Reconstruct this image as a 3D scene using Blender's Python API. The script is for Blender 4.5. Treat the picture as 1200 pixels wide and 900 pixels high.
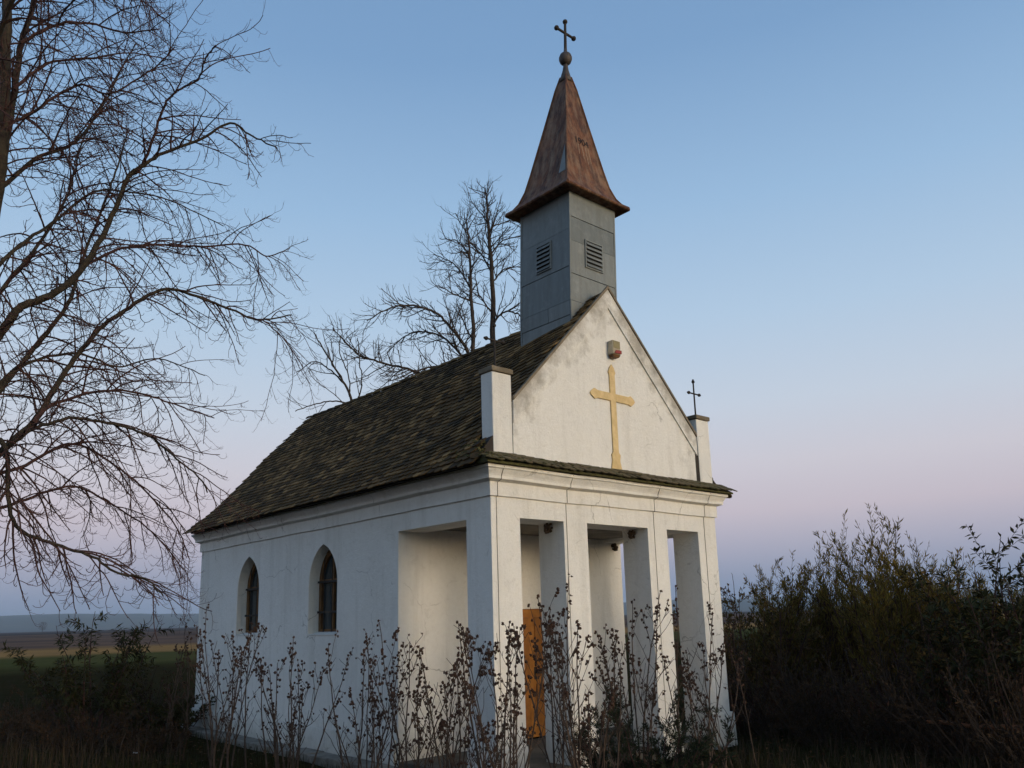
import bpy, bmesh, math, random
from math import sin, cos, tan, pi, radians, sqrt, atan2
from mathutils import Vector, Matrix, noise

# ------------------------------------------------------------------ camera
scene = bpy.context.scene
for o in list(bpy.data.objects):
    bpy.data.objects.remove(o)
COL = scene.collection
F, CYP = 960.703, 522.218            # focal length and optical axis in pixels of the 1200 x 900 photograph
PITCH, ROLL, YAW = 0.20646, -0.02854, 0.73204
CAM = Vector((-6.23297, -7.34286, 1.9))
fw = Vector((sin(YAW)*cos(PITCH), cos(YAW)*cos(PITCH), sin(PITCH)))
rt = Vector((cos(YAW), -sin(YAW), 0)); up = rt.cross(fw)
R2 = rt*cos(ROLL) + up*sin(ROLL); U2 = up*cos(ROLL) - rt*sin(ROLL)
cd = bpy.data.cameras.new('camera')
cam = bpy.data.objects.new('camera', cd); COL.objects.link(cam)
cam.matrix_world = Matrix(((R2.x, U2.x, -fw.x, CAM.x), (R2.y, U2.y, -fw.y, CAM.y), (R2.z, U2.z, -fw.z, CAM.z), (0, 0, 0, 1)))
cd.sensor_width = 36; cd.lens = F*36/1200; cd.shift_y = (CYP-450)/1200
cd.clip_start = 0.05; cd.clip_end = 20000
scene.camera = cam

# ------------------------------------------------------------------ light
SUN_AZ = Vector((0.22, -1.0, 0)).normalized()
SUN_EL = radians(7)
SUN = (SUN_AZ*cos(SUN_EL) + Vector((0, 0, sin(SUN_EL)))).normalized()
ld = bpy.data.lights.new('sun', 'SUN'); lo = bpy.data.objects.new('sun', ld); COL.objects.link(lo)
ld.energy = 1.45; ld.angle = radians(30); ld.color = (1.0, 0.84, 0.66)
lo.rotation_euler = SUN.to_track_quat('Z', 'Y').to_euler()
lo.location = (0, -30, 30)

wd = bpy.data.worlds.new("World"); scene.world = wd; wd.use_nodes = True
nt = wd.node_tree; N = nt.nodes; LK = nt.links
N.clear()
out = N.new('ShaderNodeOutputWorld'); bg = N.new('ShaderNodeBackground'); LK.new(bg.outputs[0], out.inputs[0])
sky = N.new('ShaderNodeTexSky'); sky.sky_type = 'NISHITA'; sky.sun_disc = False
sky.sun_elevation = SUN_EL; sky.sun_rotation = atan2(SUN_AZ.x, SUN_AZ.y)
sky.air_density = 1.0; sky.dust_density = 1.2; sky.ozone_density = 2.0
bg.inputs['Strength'].default_value = 0.10
tc = N.new('ShaderNodeTexCoord'); sep = N.new('ShaderNodeSeparateXYZ')
nrm = N.new('ShaderNodeVectorMath'); nrm.operation = 'NORMALIZE'
LK.new(tc.outputs['Generated'], nrm.inputs[0]); LK.new(nrm.outputs[0], sep.inputs[0])
def srgb(r, g, b):
    f = lambda c: c/12.92 if c <= 0.04045 else ((c+0.055)/1.055)**2.4
    return (f(r/255), f(g/255), f(b/255), 1)
def ramp(nodes, stops, interp='EASE'):
    r = nodes.new('ShaderNodeValToRGB'); cr = r.color_ramp; cr.interpolation = interp
    while len(cr.elements) > 1: cr.elements.remove(cr.elements[-1])
    cr.elements[0].position = stops[0][0]; cr.elements[0].color = stops[0][1]
    for p, c in stops[1:]:
        e = cr.elements.new(p); e.color = c
    return r
# dusk away from the sun: grey-blue shadow of the earth, rosy belt above it, then blue
east = ramp(N, [(0.0, srgb(104, 124, 158)), (0.03, srgb(132, 143, 171)), (0.07, srgb(166, 164, 183)), (0.115, srgb(194, 183, 193)),
                (0.17, srgb(199, 195, 204)), (0.24, srgb(190, 200, 214)), (0.34, srgb(171, 194, 217)), (0.46, srgb(147, 179, 211)), (0.60, srgb(119, 154, 193)), (1.0, srgb(84, 118, 162))], 'LINEAR')
LK.new(sep.outputs['Z'], east.inputs[0])
k10 = N.new('ShaderNodeVectorMath'); k10.operation = 'SCALE'; k10.inputs['Scale'].default_value = 10.0
LK.new(east.outputs[0], k10.inputs[0])
# towards the sun the low sky of the Sky Texture takes over
dot = N.new('ShaderNodeVectorMath'); dot.operation = 'DOT_PRODUCT'
LK.new(nrm.outputs[0], dot.inputs[0]); dot.inputs[1].default_value = SUN_AZ
mr = N.new('ShaderNodeMapRange'); mr.interpolation_type = 'SMOOTHSTEP'
mr.inputs['From Min'].default_value = -0.05; mr.inputs['From Max'].default_value = 0.75
mr.inputs['To Min'].default_value = 0.03; mr.inputs['To Max'].default_value = 0.92
LK.new(dot.outputs['Value'], mr.inputs['Value'])
nsc = N.new('ShaderNodeVectorMath'); nsc.operation = 'SCALE'; nsc.inputs['Scale'].default_value = 2.2
LK.new(sky.outputs[0], nsc.inputs[0])
mx = N.new('ShaderNodeMix'); mx.data_type = 'RGBA'
LK.new(mr.outputs[0], mx.inputs['Factor']); LK.new(k10.outputs[0], mx.inputs[6]); LK.new(nsc.outputs[0], mx.inputs[7])
LK.new(mx.outputs[2], bg.inputs['Color'])

scene.view_settings.view_transform = 'Standard'; scene.view_settings.look = 'None'
scene.view_settings.exposure = 0.18; scene.view_settings.gamma = 1.0; scene.view_settings.use_curve_mapping = False
scene.render.engine = 'CYCLES'

# ------------------------------------------------------------------ helpers
def ray(px, py):
    return fw + R2*((px-600)/F) - U2*((py-CYP)/F)
def at(px, py, dist):
    """the point a given horizontal distance from the camera in the direction of a place in the photograph"""
    d = ray(px, py); h = sqrt(d.x*d.x + d.y*d.y)
    return CAM + d*(dist/h)
def ground_at(px, dist):
    p = at(px, 724, dist); return Vector((p.x, p.y, 0))

class MB:
    def __init__(s): s.v = []; s.f = []; s.smooth = False
    def add(s, vs, fs):
        b = len(s.v); s.v.extend(vs); s.f.extend([tuple(i+b for i in f) for f in fs]); return s
    def box(s, x0, x1, y0, y1, z0, z1):
        vs = [(x0,y0,z0),(x1,y0,z0),(x1,y1,z0),(x0,y1,z0),(x0,y0,z1),(x1,y0,z1),(x1,y1,z1),(x0,y1,z1)]
        return s.add(vs, [(0,3,2,1),(4,5,6,7),(0,1,5,4),(1,2,6,5),(2,3,7,6),(3,0,4,7)])
    def taper(s, cx, cy, z0, z1, hx0, hy0, hx1, hy1):
        vs = [(cx-hx0,cy-hy0,z0),(cx+hx0,cy-hy0,z0),(cx+hx0,cy+hy0,z0),(cx-hx0,cy+hy0,z0),
              (cx-hx1,cy-hy1,z1),(cx+hx1,cy-hy1,z1),(cx+hx1,cy+hy1,z1),(cx-hx1,cy+hy1,z1)]
        return s.add(vs, [(0,3,2,1),(4,5,6,7),(0,1,5,4),(1,2,6,5),(2,3,7,6),(3,0,4,7)])
    def tube(s, pts, rads, n=4, cap=True):
        pts = [Vector(p) for p in pts]; m = len(pts)
        b = len(s.v); ref = None
        for i, p in enumerate(pts):
            t = (pts[min(i+1, m-1)] - pts[max(i-1, 0)])
            if t.length < 1e-9: t = Vector((0, 0, 1))
            t.normalize()
            if ref is None:
                ref = Vector((1, 0, 0)) if abs(t.x) < 0.8 else Vector((0, 1, 0))
            a = (ref - t*ref.dot(t))
            if a.length < 1e-6: a = t.orthogonal()
            a.normalize(); ref = a; c = t.cross(a); r = rads[i]
            for k in range(n):
                q = 2*pi*k/n
                s.v.append(tuple(p + a*(r*cos(q)) + c*(r*sin(q))))
        for i in range(m-1):
            for k in range(n):
                k2 = (k+1) % n
                s.f.append((b+i*n+k, b+i*n+k2, b+(i+1)*n+k2, b+(i+1)*n+k))
        if cap:
            s.f.append(tuple(b+k for k in reversed(range(n)))); s.f.append(tuple(b+(m-1)*n+k for k in range(n)))
        return s
    def blob(s, c, r, n=6, m=4, jit=0.15, rng=random, sq=(1,1,1)):
        b = len(s.v)
        s.v.append((c[0], c[1], c[2]-r*sq[2]))
        for i in range(1, m):
            th = -pi/2 + pi*i/m
            for k in range(n):
                q = 2*pi*k/n; j = 1+rng.uniform(-jit, jit)
                s.v.append((c[0]+r*j*sq[0]*cos(th)*cos(q), c[1]+r*j*sq[1]*cos(th)*sin(q), c[2]+r*j*sq[2]*sin(th)))
        s.v.append((c[0], c[1], c[2]+r*sq[2])); top = len(s.v)-1
        for k in range(n):
            k2 = (k+1) % n
            s.f.append((b, b+1+k2, b+1+k)); s.f.append((top, b+1+(m-2)*n+k, b+1+(m-2)*n+k2))
            for i in range(m-2):
                s.f.append((b+1+i*n+k, b+1+i*n+k2, b+1+(i+1)*n+k2, b+1+(i+1)*n+k))
        return s
    def lathe(s, cx, cy, prof, n=20):
        b = len(s.v); m = len(prof)
        for r, z in prof:
            for k in range(n):
                q = 2*pi*k/n; s.v.append((cx+r*cos(q), cy+r*sin(q), z))
        for i in range(m-1):
            for k in range(n):
                k2 = (k+1) % n; s.f.append((b+i*n+k, b+i*n+k2, b+(i+1)*n+k2, b+(i+1)*n+k))
        s.f.append(tuple(b+k for k in reversed(range(n)))); s.f.append(tuple(b+(m-1)*n+k for k in range(n)))
        return s
    def leaf(s, p, d, L, w, nrm):
        """a small pointed leaf folded slightly along its rib"""
        d = d.normalized(); side = d.cross(nrm)
        if side.length < 1e-5: side = d.orthogonal()
        side.normalize(); n2 = side.cross(d)
        a = p + d*(L*0.45) + side*(w*0.5) + n2*(w*0.15); c = p + d*(L*0.45) - side*(w*0.5) + n2*(w*0.15)
        e = p + d*L - n2*(L*0.08)
        b = len(s.v); s.v.extend([tuple(p), tuple(a), tuple(e), tuple(c)]); s.f.extend([(b, b+1, b+2), (b, b+2, b+3)])
    def xform(s, fn): s.v = [tuple(fn(Vector(v))) for v in s.v]; return s
    def build(s, name, mat, parent=None, smooth=False, bevel=0.0):
        me = bpy.data.meshes.new(name); me.from_pydata(s.v, [], s.f); me.update()
        if bevel:
            bm = bmesh.new(); bm.from_mesh(me)
            bmesh.ops.remove_doubles(bm, verts=bm.verts, dist=1e-5)
            bmesh.ops.recalc_face_normals(bm, faces=bm.faces)
            ed = [e for e in bm.edges if len(e.link_faces) == 2 and e.calc_face_angle(0) > 0.5]
            bmesh.ops.bevel(bm, geom=ed, offset=bevel, segments=2, affect='EDGES', profile=0.5)
            bm.to_mesh(me); bm.free()
        if smooth: me.polygons.foreach_set('use_smooth', [True]*len(me.polygons))
        me.materials.append(mat)
        o = bpy.data.objects.new(name, me); COL.objects.link(o)
        if parent: put(o, parent)
        return o

WORLD = {}
def put(o, parent):
    o.parent = parent
    w = Vector((0, 0, 0)); q = parent
    while q: w += q.location; q = q.parent
    o.location = -w                     # vertices are in world coordinates
def thing(name, label, cat, loc, group=None):
    o = bpy.data.objects.new(name, None); o.empty_display_size = 0.2; COL.objects.link(o); o.location = loc
    return tag(o, label, cat, group)
def tag(o, label, cat, group=None):
    o['label'] = label; o['category'] = cat
    if group: o['group'] = group
    return o
def kind(o, k): o['kind'] = k; return o

def plate(outline, holes, to3d, thick):
    """a flat slab with holes: outline and holes in 2D, to3d(u, v, depth) places it"""
    bm = bmesh.new(); loops = []
    for lp in [outline] + holes:
        vs = [bm.verts.new((u, v, 0)) for u, v in lp]
        es = [bm.edges.new((vs[i], vs[(i+1) % len(vs)])) for i in range(len(vs))]
        loops.append(vs)
    bmesh.ops.triangle_fill(bm, use_beauty=True, use_dissolve=False, edges=bm.edges[:])
    bm.verts.index_update()
    V = [(v.co.x, v.co.y) for v in bm.verts]; n = len(V)
    FA = [tuple(v.index for v in f.verts) for f in bm.faces]
    mb = MB()
    mb.v = [tuple(to3d(u, v, 0)) for u, v in V] + [tuple(to3d(u, v, thick)) for u, v in V]
    mb.f = [f for f in FA] + [tuple(i+n for i in reversed(f)) for f in FA]
    for vs in loops:
        ids = [v.index for v in vs]
        for i in range(len(ids)):
            a, b = ids[i], ids[(i+1) % len(ids)]
            mb.f.append((a, b, b+n, a+n))
    bm.free()
    # make normals consistent
    me = bpy.data.meshes.new('tmp'); me.from_pydata(mb.v, [], mb.f); me.update()
    b2 = bmesh.new(); b2.from_mesh(me); bmesh.ops.recalc_face_normals(b2, faces=b2.faces); b2.verts.index_update()
    r = MB(); r.v = [tuple(v.co) for v in b2.verts]; r.f = [tuple(v.index for v in f.verts) for f in b2.faces]
    b2.free(); bpy.data.meshes.remove(me)
    return r

# ------------------------------------------------------------------ materials
def mat(name):
    m = bpy.data.materials.new(name); m.use_nodes = True
    n = m.node_tree.nodes; b = n['Principled BSDF']; b.inputs['Specular IOR Level'].default_value = 0.25
    return m, n, m.node_tree.links, b
def noise_tex(n, lk, scale, detail=6, rough=0.6, vec=None, dist=0.0):
    t = n.new('ShaderNodeTexNoise'); t.inputs['Scale'].default_value = scale; t.inputs['Detail'].default_value = detail
    t.inputs['Roughness'].default_value = rough; t.inputs['Distortion'].default_value = dist
    if vec is None:
        g = n.new('ShaderNodeNewGeometry'); vec = g.outputs['Position']
    lk.new(vec, t.inputs['Vector']); return t.outputs['Fac']
def scaled_pos(n, lk, sc):
    g = n.new('ShaderNodeNewGeometry'); m = n.new('ShaderNodeVectorMath'); m.operation = 'MULTIPLY'
    lk.new(g.outputs['Position'], m.inputs[0]); m.inputs[1].default_value = sc; return m.outputs[0]
def mixc(n, lk, fac, a, b, mode='MIX'):
    m = n.new('ShaderNodeMix'); m.data_type = 'RGBA'; m.blend_type = mode
    for s, v in ((0, fac), (6, a), (7, b)):
        if hasattr(v, 'is_linked'): lk.new(v, m.inputs[s])
        else: m.inputs[s].default_value = v if not isinstance(v, tuple) else (v + (1,))[:4]
    return m.outputs[2]
def mapr(n, lk, v, a, b, c=0.0, d=1.0):
    m = n.new('ShaderNodeMapRange'); lk.new(v, m.inputs[0])
    for i, x in enumerate((a, b, c, d)): m.inputs[i+1].default_value = x
    return m.outputs[0]
def bump(n, lk, b, h, strength, dist):
    u = n.new('ShaderNodeBump'); u.inputs['Strength'].default_value = strength; u.inputs['Distance'].default_value = dist
    lk.new(h, u.inputs['Height']); lk.new(u.outputs[0], b.inputs['Normal'])
def rnd_island(n):
    return n.new('ShaderNodeNewGeometry').outputs['Random Per Island']

def simple(name, c, c2=None, scale=8, rough=0.8, bumpd=0.0, metal=0.0, spec=0.25, lo=0.35, hi=0.65):
    m, n, lk, b = mat(name)
    f = noise_tex(n, lk, scale)
    lk.new(mixc(n, lk, mapr(n, lk, f, lo, hi), c, c2 or tuple(x*0.7 for x in c)), b.inputs['Base Color'])
    b.inputs['Roughness'].default_value = rough; b.inputs['Metallic'].default_value = metal
    b.inputs['Specular IOR Level'].default_value = spec
    if bumpd: bump(n, lk, b, noise_tex(n, lk, scale*6), 0.6, bumpd)
    return m

def plaster(name, base=(0.85, 0.83, 0.785), dirt=0.55, gable=False):
    m, n, lk, b = mat(name)
    big = mapr(n, lk, noise_tex(n, lk, 0.9, 8, 0.65), 0.45, 0.72)
    streak = mapr(n, lk, noise_tex(n, lk, 1.0, 6, 0.6, scaled_pos(n, lk, (5.5, 5.5, 0.55))), 0.5, 0.75)
    fine = mapr(n, lk, noise_tex(n, lk, 14, 8, 0.7), 0.35, 0.75)
    c = mixc(n, lk, mapr(n, lk, big, 0, 1, 0, 0.35*dirt), base, (0.56, 0.53, 0.47))
    c = mixc(n, lk, mapr(n, lk, streak, 0, 1, 0, 0.6*dirt), c, (0.50, 0.47, 0.41))
    c = mixc(n, lk, mapr(n, lk, fine, 0, 1, 0, 0.22), c, (0.60, 0.57, 0.51))
    gp_ = n.new('ShaderNodeNewGeometry'); sp_ = n.new('ShaderNodeSeparateXYZ'); lk.new(gp_.outputs['Position'], sp_.inputs[0])
    wz = n.new('ShaderNodeMath'); wz.operation = 'MULTIPLY_ADD'; lk.new(noise_tex(n, lk, 3.0, 7, 0.7), wz.inputs[0]); wz.inputs[1].default_value = 0.9; lk.new(sp_.outputs['Z'], wz.inputs[2])
    c = mixc(n, lk, mapr(n, lk, wz.outputs[0], 0.55, 1.0, 0.55, 0.0), c, (0.34, 0.32, 0.26))    # splash zone above the ground
    vo = n.new('ShaderNodeTexVoronoi'); vo.feature = 'DISTANCE_TO_EDGE'; vo.inputs['Scale'].default_value = 0.75
    wv = n.new('ShaderNodeVectorMath'); wv.operation = 'MULTIPLY_ADD'; nn = n.new('ShaderNodeTexNoise'); nn.inputs['Scale'].default_value = 2.2; nn.inputs['Detail'].default_value = 8
    lk.new(gp_.outputs['Position'], nn.inputs['Vector']); lk.new(nn.outputs['Color'], wv.inputs[0]); wv.inputs[1].default_value = (0.55, 0.55, 0.55); lk.new(gp_.outputs['Position'], wv.inputs[2])
    lk.new(wv.outputs[0], vo.inputs['Vector'])
    ck = n.new('ShaderNodeMath'); ck.operation = 'MULTIPLY'; lk.new(mapr(n, lk, vo.outputs['Distance'], 0.0015, 0.006, 1, 0), ck.inputs[0])
    lk.new(mapr(n, lk, noise_tex(n, lk, 0.8, 4), 0.50, 0.60), ck.inputs[1])
    c = mixc(n, lk, mapr(n, lk, ck.outputs[0], 0, 1, 0, 0.6), c, (0.25, 0.23, 0.20))          # hairline cracks
    spot = mapr(n, lk, noise_tex(n, lk, 5.5, 10, 0.78, None, 0.6), 0.56, 0.62)
    c = mixc(n, lk, mapr(n, lk, spot, 0, 1, 0, 0.30*dirt), c, (0.47, 0.44, 0.385))
    if gable:
        # weathered bands: below the rake (|x - mid| + z large) and at the lower right corner
        g = n.new('ShaderNodeNewGeometry'); s = n.new('ShaderNodeSeparateXYZ'); lk.new(g.outputs['Position'], s.inputs[0])
        def mth(op, a, bb=None):
            q = n.new('ShaderNodeMath'); q.operation = op
            for i, v in enumerate((a, bb)):
                if v is None: continue
                if hasattr(v, 'is_linked'): lk.new(v, q.inputs[i])
                else: q.inputs[i].default_value = v
            return q.outputs[0]
        dx = mth('ABSOLUTE', mth('SUBTRACT', s.outputs['X'], 2.29))
        h = mth('ADD', mth('MULTIPLY', dx, 1.03), s.outputs['Z'])          # 6.53 at the rake
        nz = noise_tex(n, lk, 2.6, 7, 0.7)
        edge = mth('ADD', h, mth('MULTIPLY', mth('SUBTRACT', nz, 0.5), 2.6))
        c = mixc(n, lk, mapr(n, lk, edge, 6.05, 6.65, 0, 0.78), c, (0.33, 0.30, 0.25))
        low = mth('ADD', mth('MULTIPLY', s.outputs['X'], 0.55), mth('MULTIPLY', mth('SUBTRACT', nz, 0.5), 2.2))
        c = mixc(n, lk, mapr(n, lk, low, 2.1, 2.6, 0, 0.62), c, (0.42, 0.39, 0.35))
    lk.new(c, b.inputs['Base Color']); b.inputs['Roughness'].default_value = 0.92; b.inputs['Specular IOR Level'].default_value = 0.15
    bump(n, lk, b, noise_tex(n, lk, 16, 12, 0.8), 0.75, 0.022)
    return m
M = {}
M['plaster'] = plaster('limewashed plaster', dirt=0.62)
M['gable'] = plaster('weathered gable plaster', gable=True, dirt=0.6)
M['trim'] = plaster('grey trim plaster', base=(0.66, 0.63, 0.57), dirt=1.3)
M['rake'] = simple('lichened rake mortar', (0.14, 0.11, 0.07), (0.24, 0.20, 0.15), 4, 0.95, 0.006)
M['ceil'] = simple('dark ceiling plaster', (0.20, 0.185, 0.16), (0.11, 0.10, 0.09), 3)  # dark mottled tone for the ceilings

def tile_mat(name, cols, moss, mossfac):
    m, n, lk, b = mat(name)
    r = ramp(n, [(i/(len(cols)-1), tuple(c)+(1,)) for i, c in enumerate(cols)], 'LINEAR'); lk.new(rnd_island(n), r.inputs[0])
    nz = noise_tex(n, lk, 1.3, 9, 0.72)
    c = mixc(n, lk, mapr(n, lk, nz, 0.42, 0.64, 0, mossfac), r.outputs[0], moss)
    c = mixc(n, lk, mapr(n, lk, noise_tex(n, lk, 45, 5, 0.7), 0.45, 0.75, 0, 0.6), c, (0.02, 0.02, 0.017))
    lk.new(c, b.inputs['Base Color']); b.inputs['Roughness'].default_value = 0.92; b.inputs['Specular IOR Level'].default_value = 0.15
    bump(n, lk, b, noise_tex(n, lk, 60, 6, 0.7), 0.7, 0.01)
    return m
M['tile'] = tile_mat('weathered clay tile', [(0.050,0.030,0.013),(0.18,0.105,0.040),(0.075,0.045,0.018),(0.36,0.22,0.090),(0.12,0.070,0.028),(0.038,0.024,0.012),(0.23,0.138,0.055)], (0.036, 0.026, 0.009), 0.65)
M['skirt'] = tile_mat('mossy ledge tile', [(0.10,0.075,0.045),(0.16,0.12,0.07),(0.07,0.058,0.035)], (0.10, 0.095, 0.035), 0.6)
M['moss'] = simple('moss', (0.10, 0.10, 0.035), (0.055, 0.045, 0.022), 18, 0.95, 0.01)
M['deck'] = simple('dark roof boards', (0.05, 0.04, 0.032), (0.03, 0.024, 0.02), 6)
def zinc():
    m, n, lk, b = mat('weathered zinc sheet')
    r = ramp(n, [(0, (0.155, 0.175, 0.178, 1)), (0.5, (0.225, 0.242, 0.238, 1)), (1, (0.18, 0.20, 0.20, 1))], 'LINEAR'); lk.new(rnd_island(n), r.inputs[0])
    st = mapr(n, lk, noise_tex(n, lk, 1, 7, 0.65, scaled_pos(n, lk, (9, 9, 1.1))), 0.42, 0.7)
    c = mixc(n, lk, mapr(n, lk, st, 0, 1, 0, 0.45), r.outputs[0], (0.115, 0.115, 0.105))
    c = mixc(n, lk, mapr(n, lk, noise_tex(n, lk, 7, 8, 0.7), 0.5, 0.75, 0, 0.4), c, (0.33, 0.34, 0.33))
    lk.new(c, b.inputs['Base Color']); b.inputs['Metallic'].default_value = 0.25; b.inputs['Roughness'].default_value = 0.6
    bump(n, lk, b, noise_tex(n, lk, 3.5, 4), 0.4, 0.03)
    return m
M['zinc'] = zinc()
def rust():
    m, n, lk, b = mat('rusted sheet steel')
    s1 = mapr(n, lk, noise_tex(n, lk, 1, 9, 0.72, scaled_pos(n, lk, (4, 4, 1.7)), 0.8), 0.38, 0.66)
    s2 = mapr(n, lk, noise_tex(n, lk, 1, 8, 0.7, scaled_pos(n, lk, (11, 11, 1.2))), 0.45, 0.7)
    c = mixc(n, lk, s1, (0.050, 0.021, 0.013), (0.24, 0.098, 0.042))
    c = mixc(n, lk, mapr(n, lk, s2, 0, 1, 0, 0.8), c, (0.30, 0.20, 0.125))
    c = mixc(n, lk, mapr(n, lk, noise_tex(n, lk, 9, 8, 0.75), 0.52, 0.7, 0, 0.75), c, (0.06, 0.026, 0.016))
    lk.new(c, b.inputs['Base Color']); b.inputs['Metallic'].default_value = 0.15; b.inputs['Roughness'].default_value = 0.62
    bump(n, lk, b, noise_tex(n, lk, 3.2, 5, 0.6), 0.5, 0.05)
    return m
M['rust'] = rust()
M['iron'] = simple('dark weathered iron', (0.055, 0.043, 0.035), (0.03, 0.027, 0.025), 20, 0.7, metal=0.3)
M['capmetal'] = simple('dull lead cap', (0.12, 0.10, 0.09), (0.07, 0.06, 0.055), 9, 0.6, metal=0.4)
M['doorwood'] = simple('varnished door wood', (0.46, 0.19, 0.035), (0.30, 0.115, 0.02), 7, 0.5)
M['doorgroove'] = simple('dark door panel', (0.36, 0.14, 0.027), (0.22, 0.085, 0.016), 7, 0.5)
M['winwood'] = simple('brown window wood', (0.20, 0.095, 0.03), (0.10, 0.05, 0.02), 7, 0.6)
M['yellow'] = simple('ochre paint', (0.76, 0.58, 0.31), (0.62, 0.45, 0.22), 9, 0.9, 0.004)
M['concrete'] = simple('old concrete', (0.26, 0.24, 0.21), (0.13, 0.12, 0.10), 4, 0.9, 0.01)
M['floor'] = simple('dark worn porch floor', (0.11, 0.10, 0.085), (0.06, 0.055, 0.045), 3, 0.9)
M['groove'] = simple('joint shade tone', (0.30, 0.27, 0.23), (0.18, 0.16, 0.135), 10, 0.95)  # groove shade on the piers, put in as a dark colour
M['beige'] = simple('aged beige plastic', (0.46, 0.40, 0.30), (0.36, 0.31, 0.22), 12, 0.5)
M['olive'] = simple('faded olive plastic', (0.30, 0.25, 0.12), (0.24, 0.20, 0.10), 12, 0.5)
M['red'] = simple('red lens plastic', (0.42, 0.05, 0.03), (0.26, 0.035, 0.025), 12, 0.35)
M['nest'] = simple('dried mud', (0.10, 0.065, 0.04), (0.05, 0.035, 0.024), 40, 1.0, 0.01)
M['letter'] = simple('black lettering paint', (0.02, 0.016, 0.016), (0.03, 0.02, 0.02), 30, 0.8)
M['drip'] = simple('pale drip stain', (0.36, 0.26, 0.19), (0.26, 0.16, 0.10), 30, 0.8)
M['bark'] = simple('grey brown bark', (0.060, 0.048, 0.034), (0.026, 0.021, 0.016), 14, 0.95, 0.02)
M['bark2'] = simple('dark far bark', (0.060, 0.045, 0.036), (0.035, 0.027, 0.022), 8, 0.95)
M['twig'] = simple('reddish twig bark', (0.085, 0.042, 0.036), (0.040, 0.022, 0.021), 9, 0.9)
M['stem'] = simple('shrub stem bark', (0.10, 0.070, 0.052), (0.045, 0.032, 0.026), 12, 0.9)
M['darkstem'] = simple('dark thicket stems', (0.050, 0.035, 0.026), (0.026, 0.019, 0.015), 12, 0.9)
M['pod'] = simple('dry seed pod', (0.080, 0.043, 0.029), (0.038, 0.022, 0.016), 25, 0.95)
M['pole'] = simple('reddish stripped pole', (0.22, 0.09, 0.045), (0.14, 0.06, 0.03), 6, 0.8)
M['litter'] = simple('white paper', (0.7, 0.7, 0.7), (0.55, 0.55, 0.53), 10, 0.9)
def glass():
    m, n, lk, b = mat('dark window glass'); b.inputs['Base Color'].default_value = (0.035, 0.045, 0.05, 1)
    b.inputs['Roughness'].default_value = 0.08; b.inputs['Specular IOR Level'].default_value = 0.5
    bump(n, lk, b, noise_tex(n, lk, 3, 2), 0.15, 0.02)
    return m
M['glass'] = glass()
def leafmat(name, cols):
    m, n, lk, b = mat(name)
    r = ramp(n, [(i/(len(cols)-1), tuple(c)+(1,)) for i, c in enumerate(cols)], 'LINEAR'); lk.new(rnd_island(n), r.inputs[0])
    lk.new(r.outputs[0], b.inputs['Base Color']); b.inputs['Roughness'].default_value = 0.75; b.inputs['Specular IOR Level'].default_value = 0.15
    return m
M['willow'] = leafmat('thin willow leaves', [(0.125,0.108,0.020),(0.185,0.138,0.026),(0.085,0.076,0.016),(0.21,0.134,0.030),(0.13,0.10,0.021)])
M['olive_leaf'] = leafmat('browning hedge leaves', [(0.11,0.080,0.024),(0.15,0.088,0.027),(0.080,0.068,0.020),(0.060,0.053,0.017)])
M['darkleaf'] = leafmat('dark leaves', [(0.026,0.033,0.012),(0.038,0.042,0.014),(0.052,0.044,0.016),(0.022,0.027,0.010)])
M['brownleaf'] = leafmat('withered leaves', [(0.046,0.026,0.013),(0.028,0.019,0.011),(0.060,0.032,0.014),(0.022,0.018,0.010)])
M['redleaf'] = leafmat('reddish autumn leaves', [(0.080,0.026,0.016),(0.050,0.022,0.014),(0.060,0.034,0.016)])
M['juniper'] = leafmat('juniper needles', [(0.014,0.022,0.012),(0.024,0.032,0.015),(0.018,0.024,0.012)])
M['grass'] = leafmat('grass blades', [(0.020,0.027,0.008),(0.028,0.034,0.009),(0.036,0.030,0.012),(0.018,0.021,0.007),(0.040,0.031,0.013)])
M['weeds'] = leafmat('dry weeds', [(0.050,0.034,0.022),(0.032,0.024,0.017),(0.066,0.046,0.028),(0.028,0.026,0.014)])
M['fallen'] = leafmat('fallen leaves', [(0.085,0.036,0.014),(0.055,0.028,0.012),(0.045,0.030,0.014),(0.11,0.055,0.020)])
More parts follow.
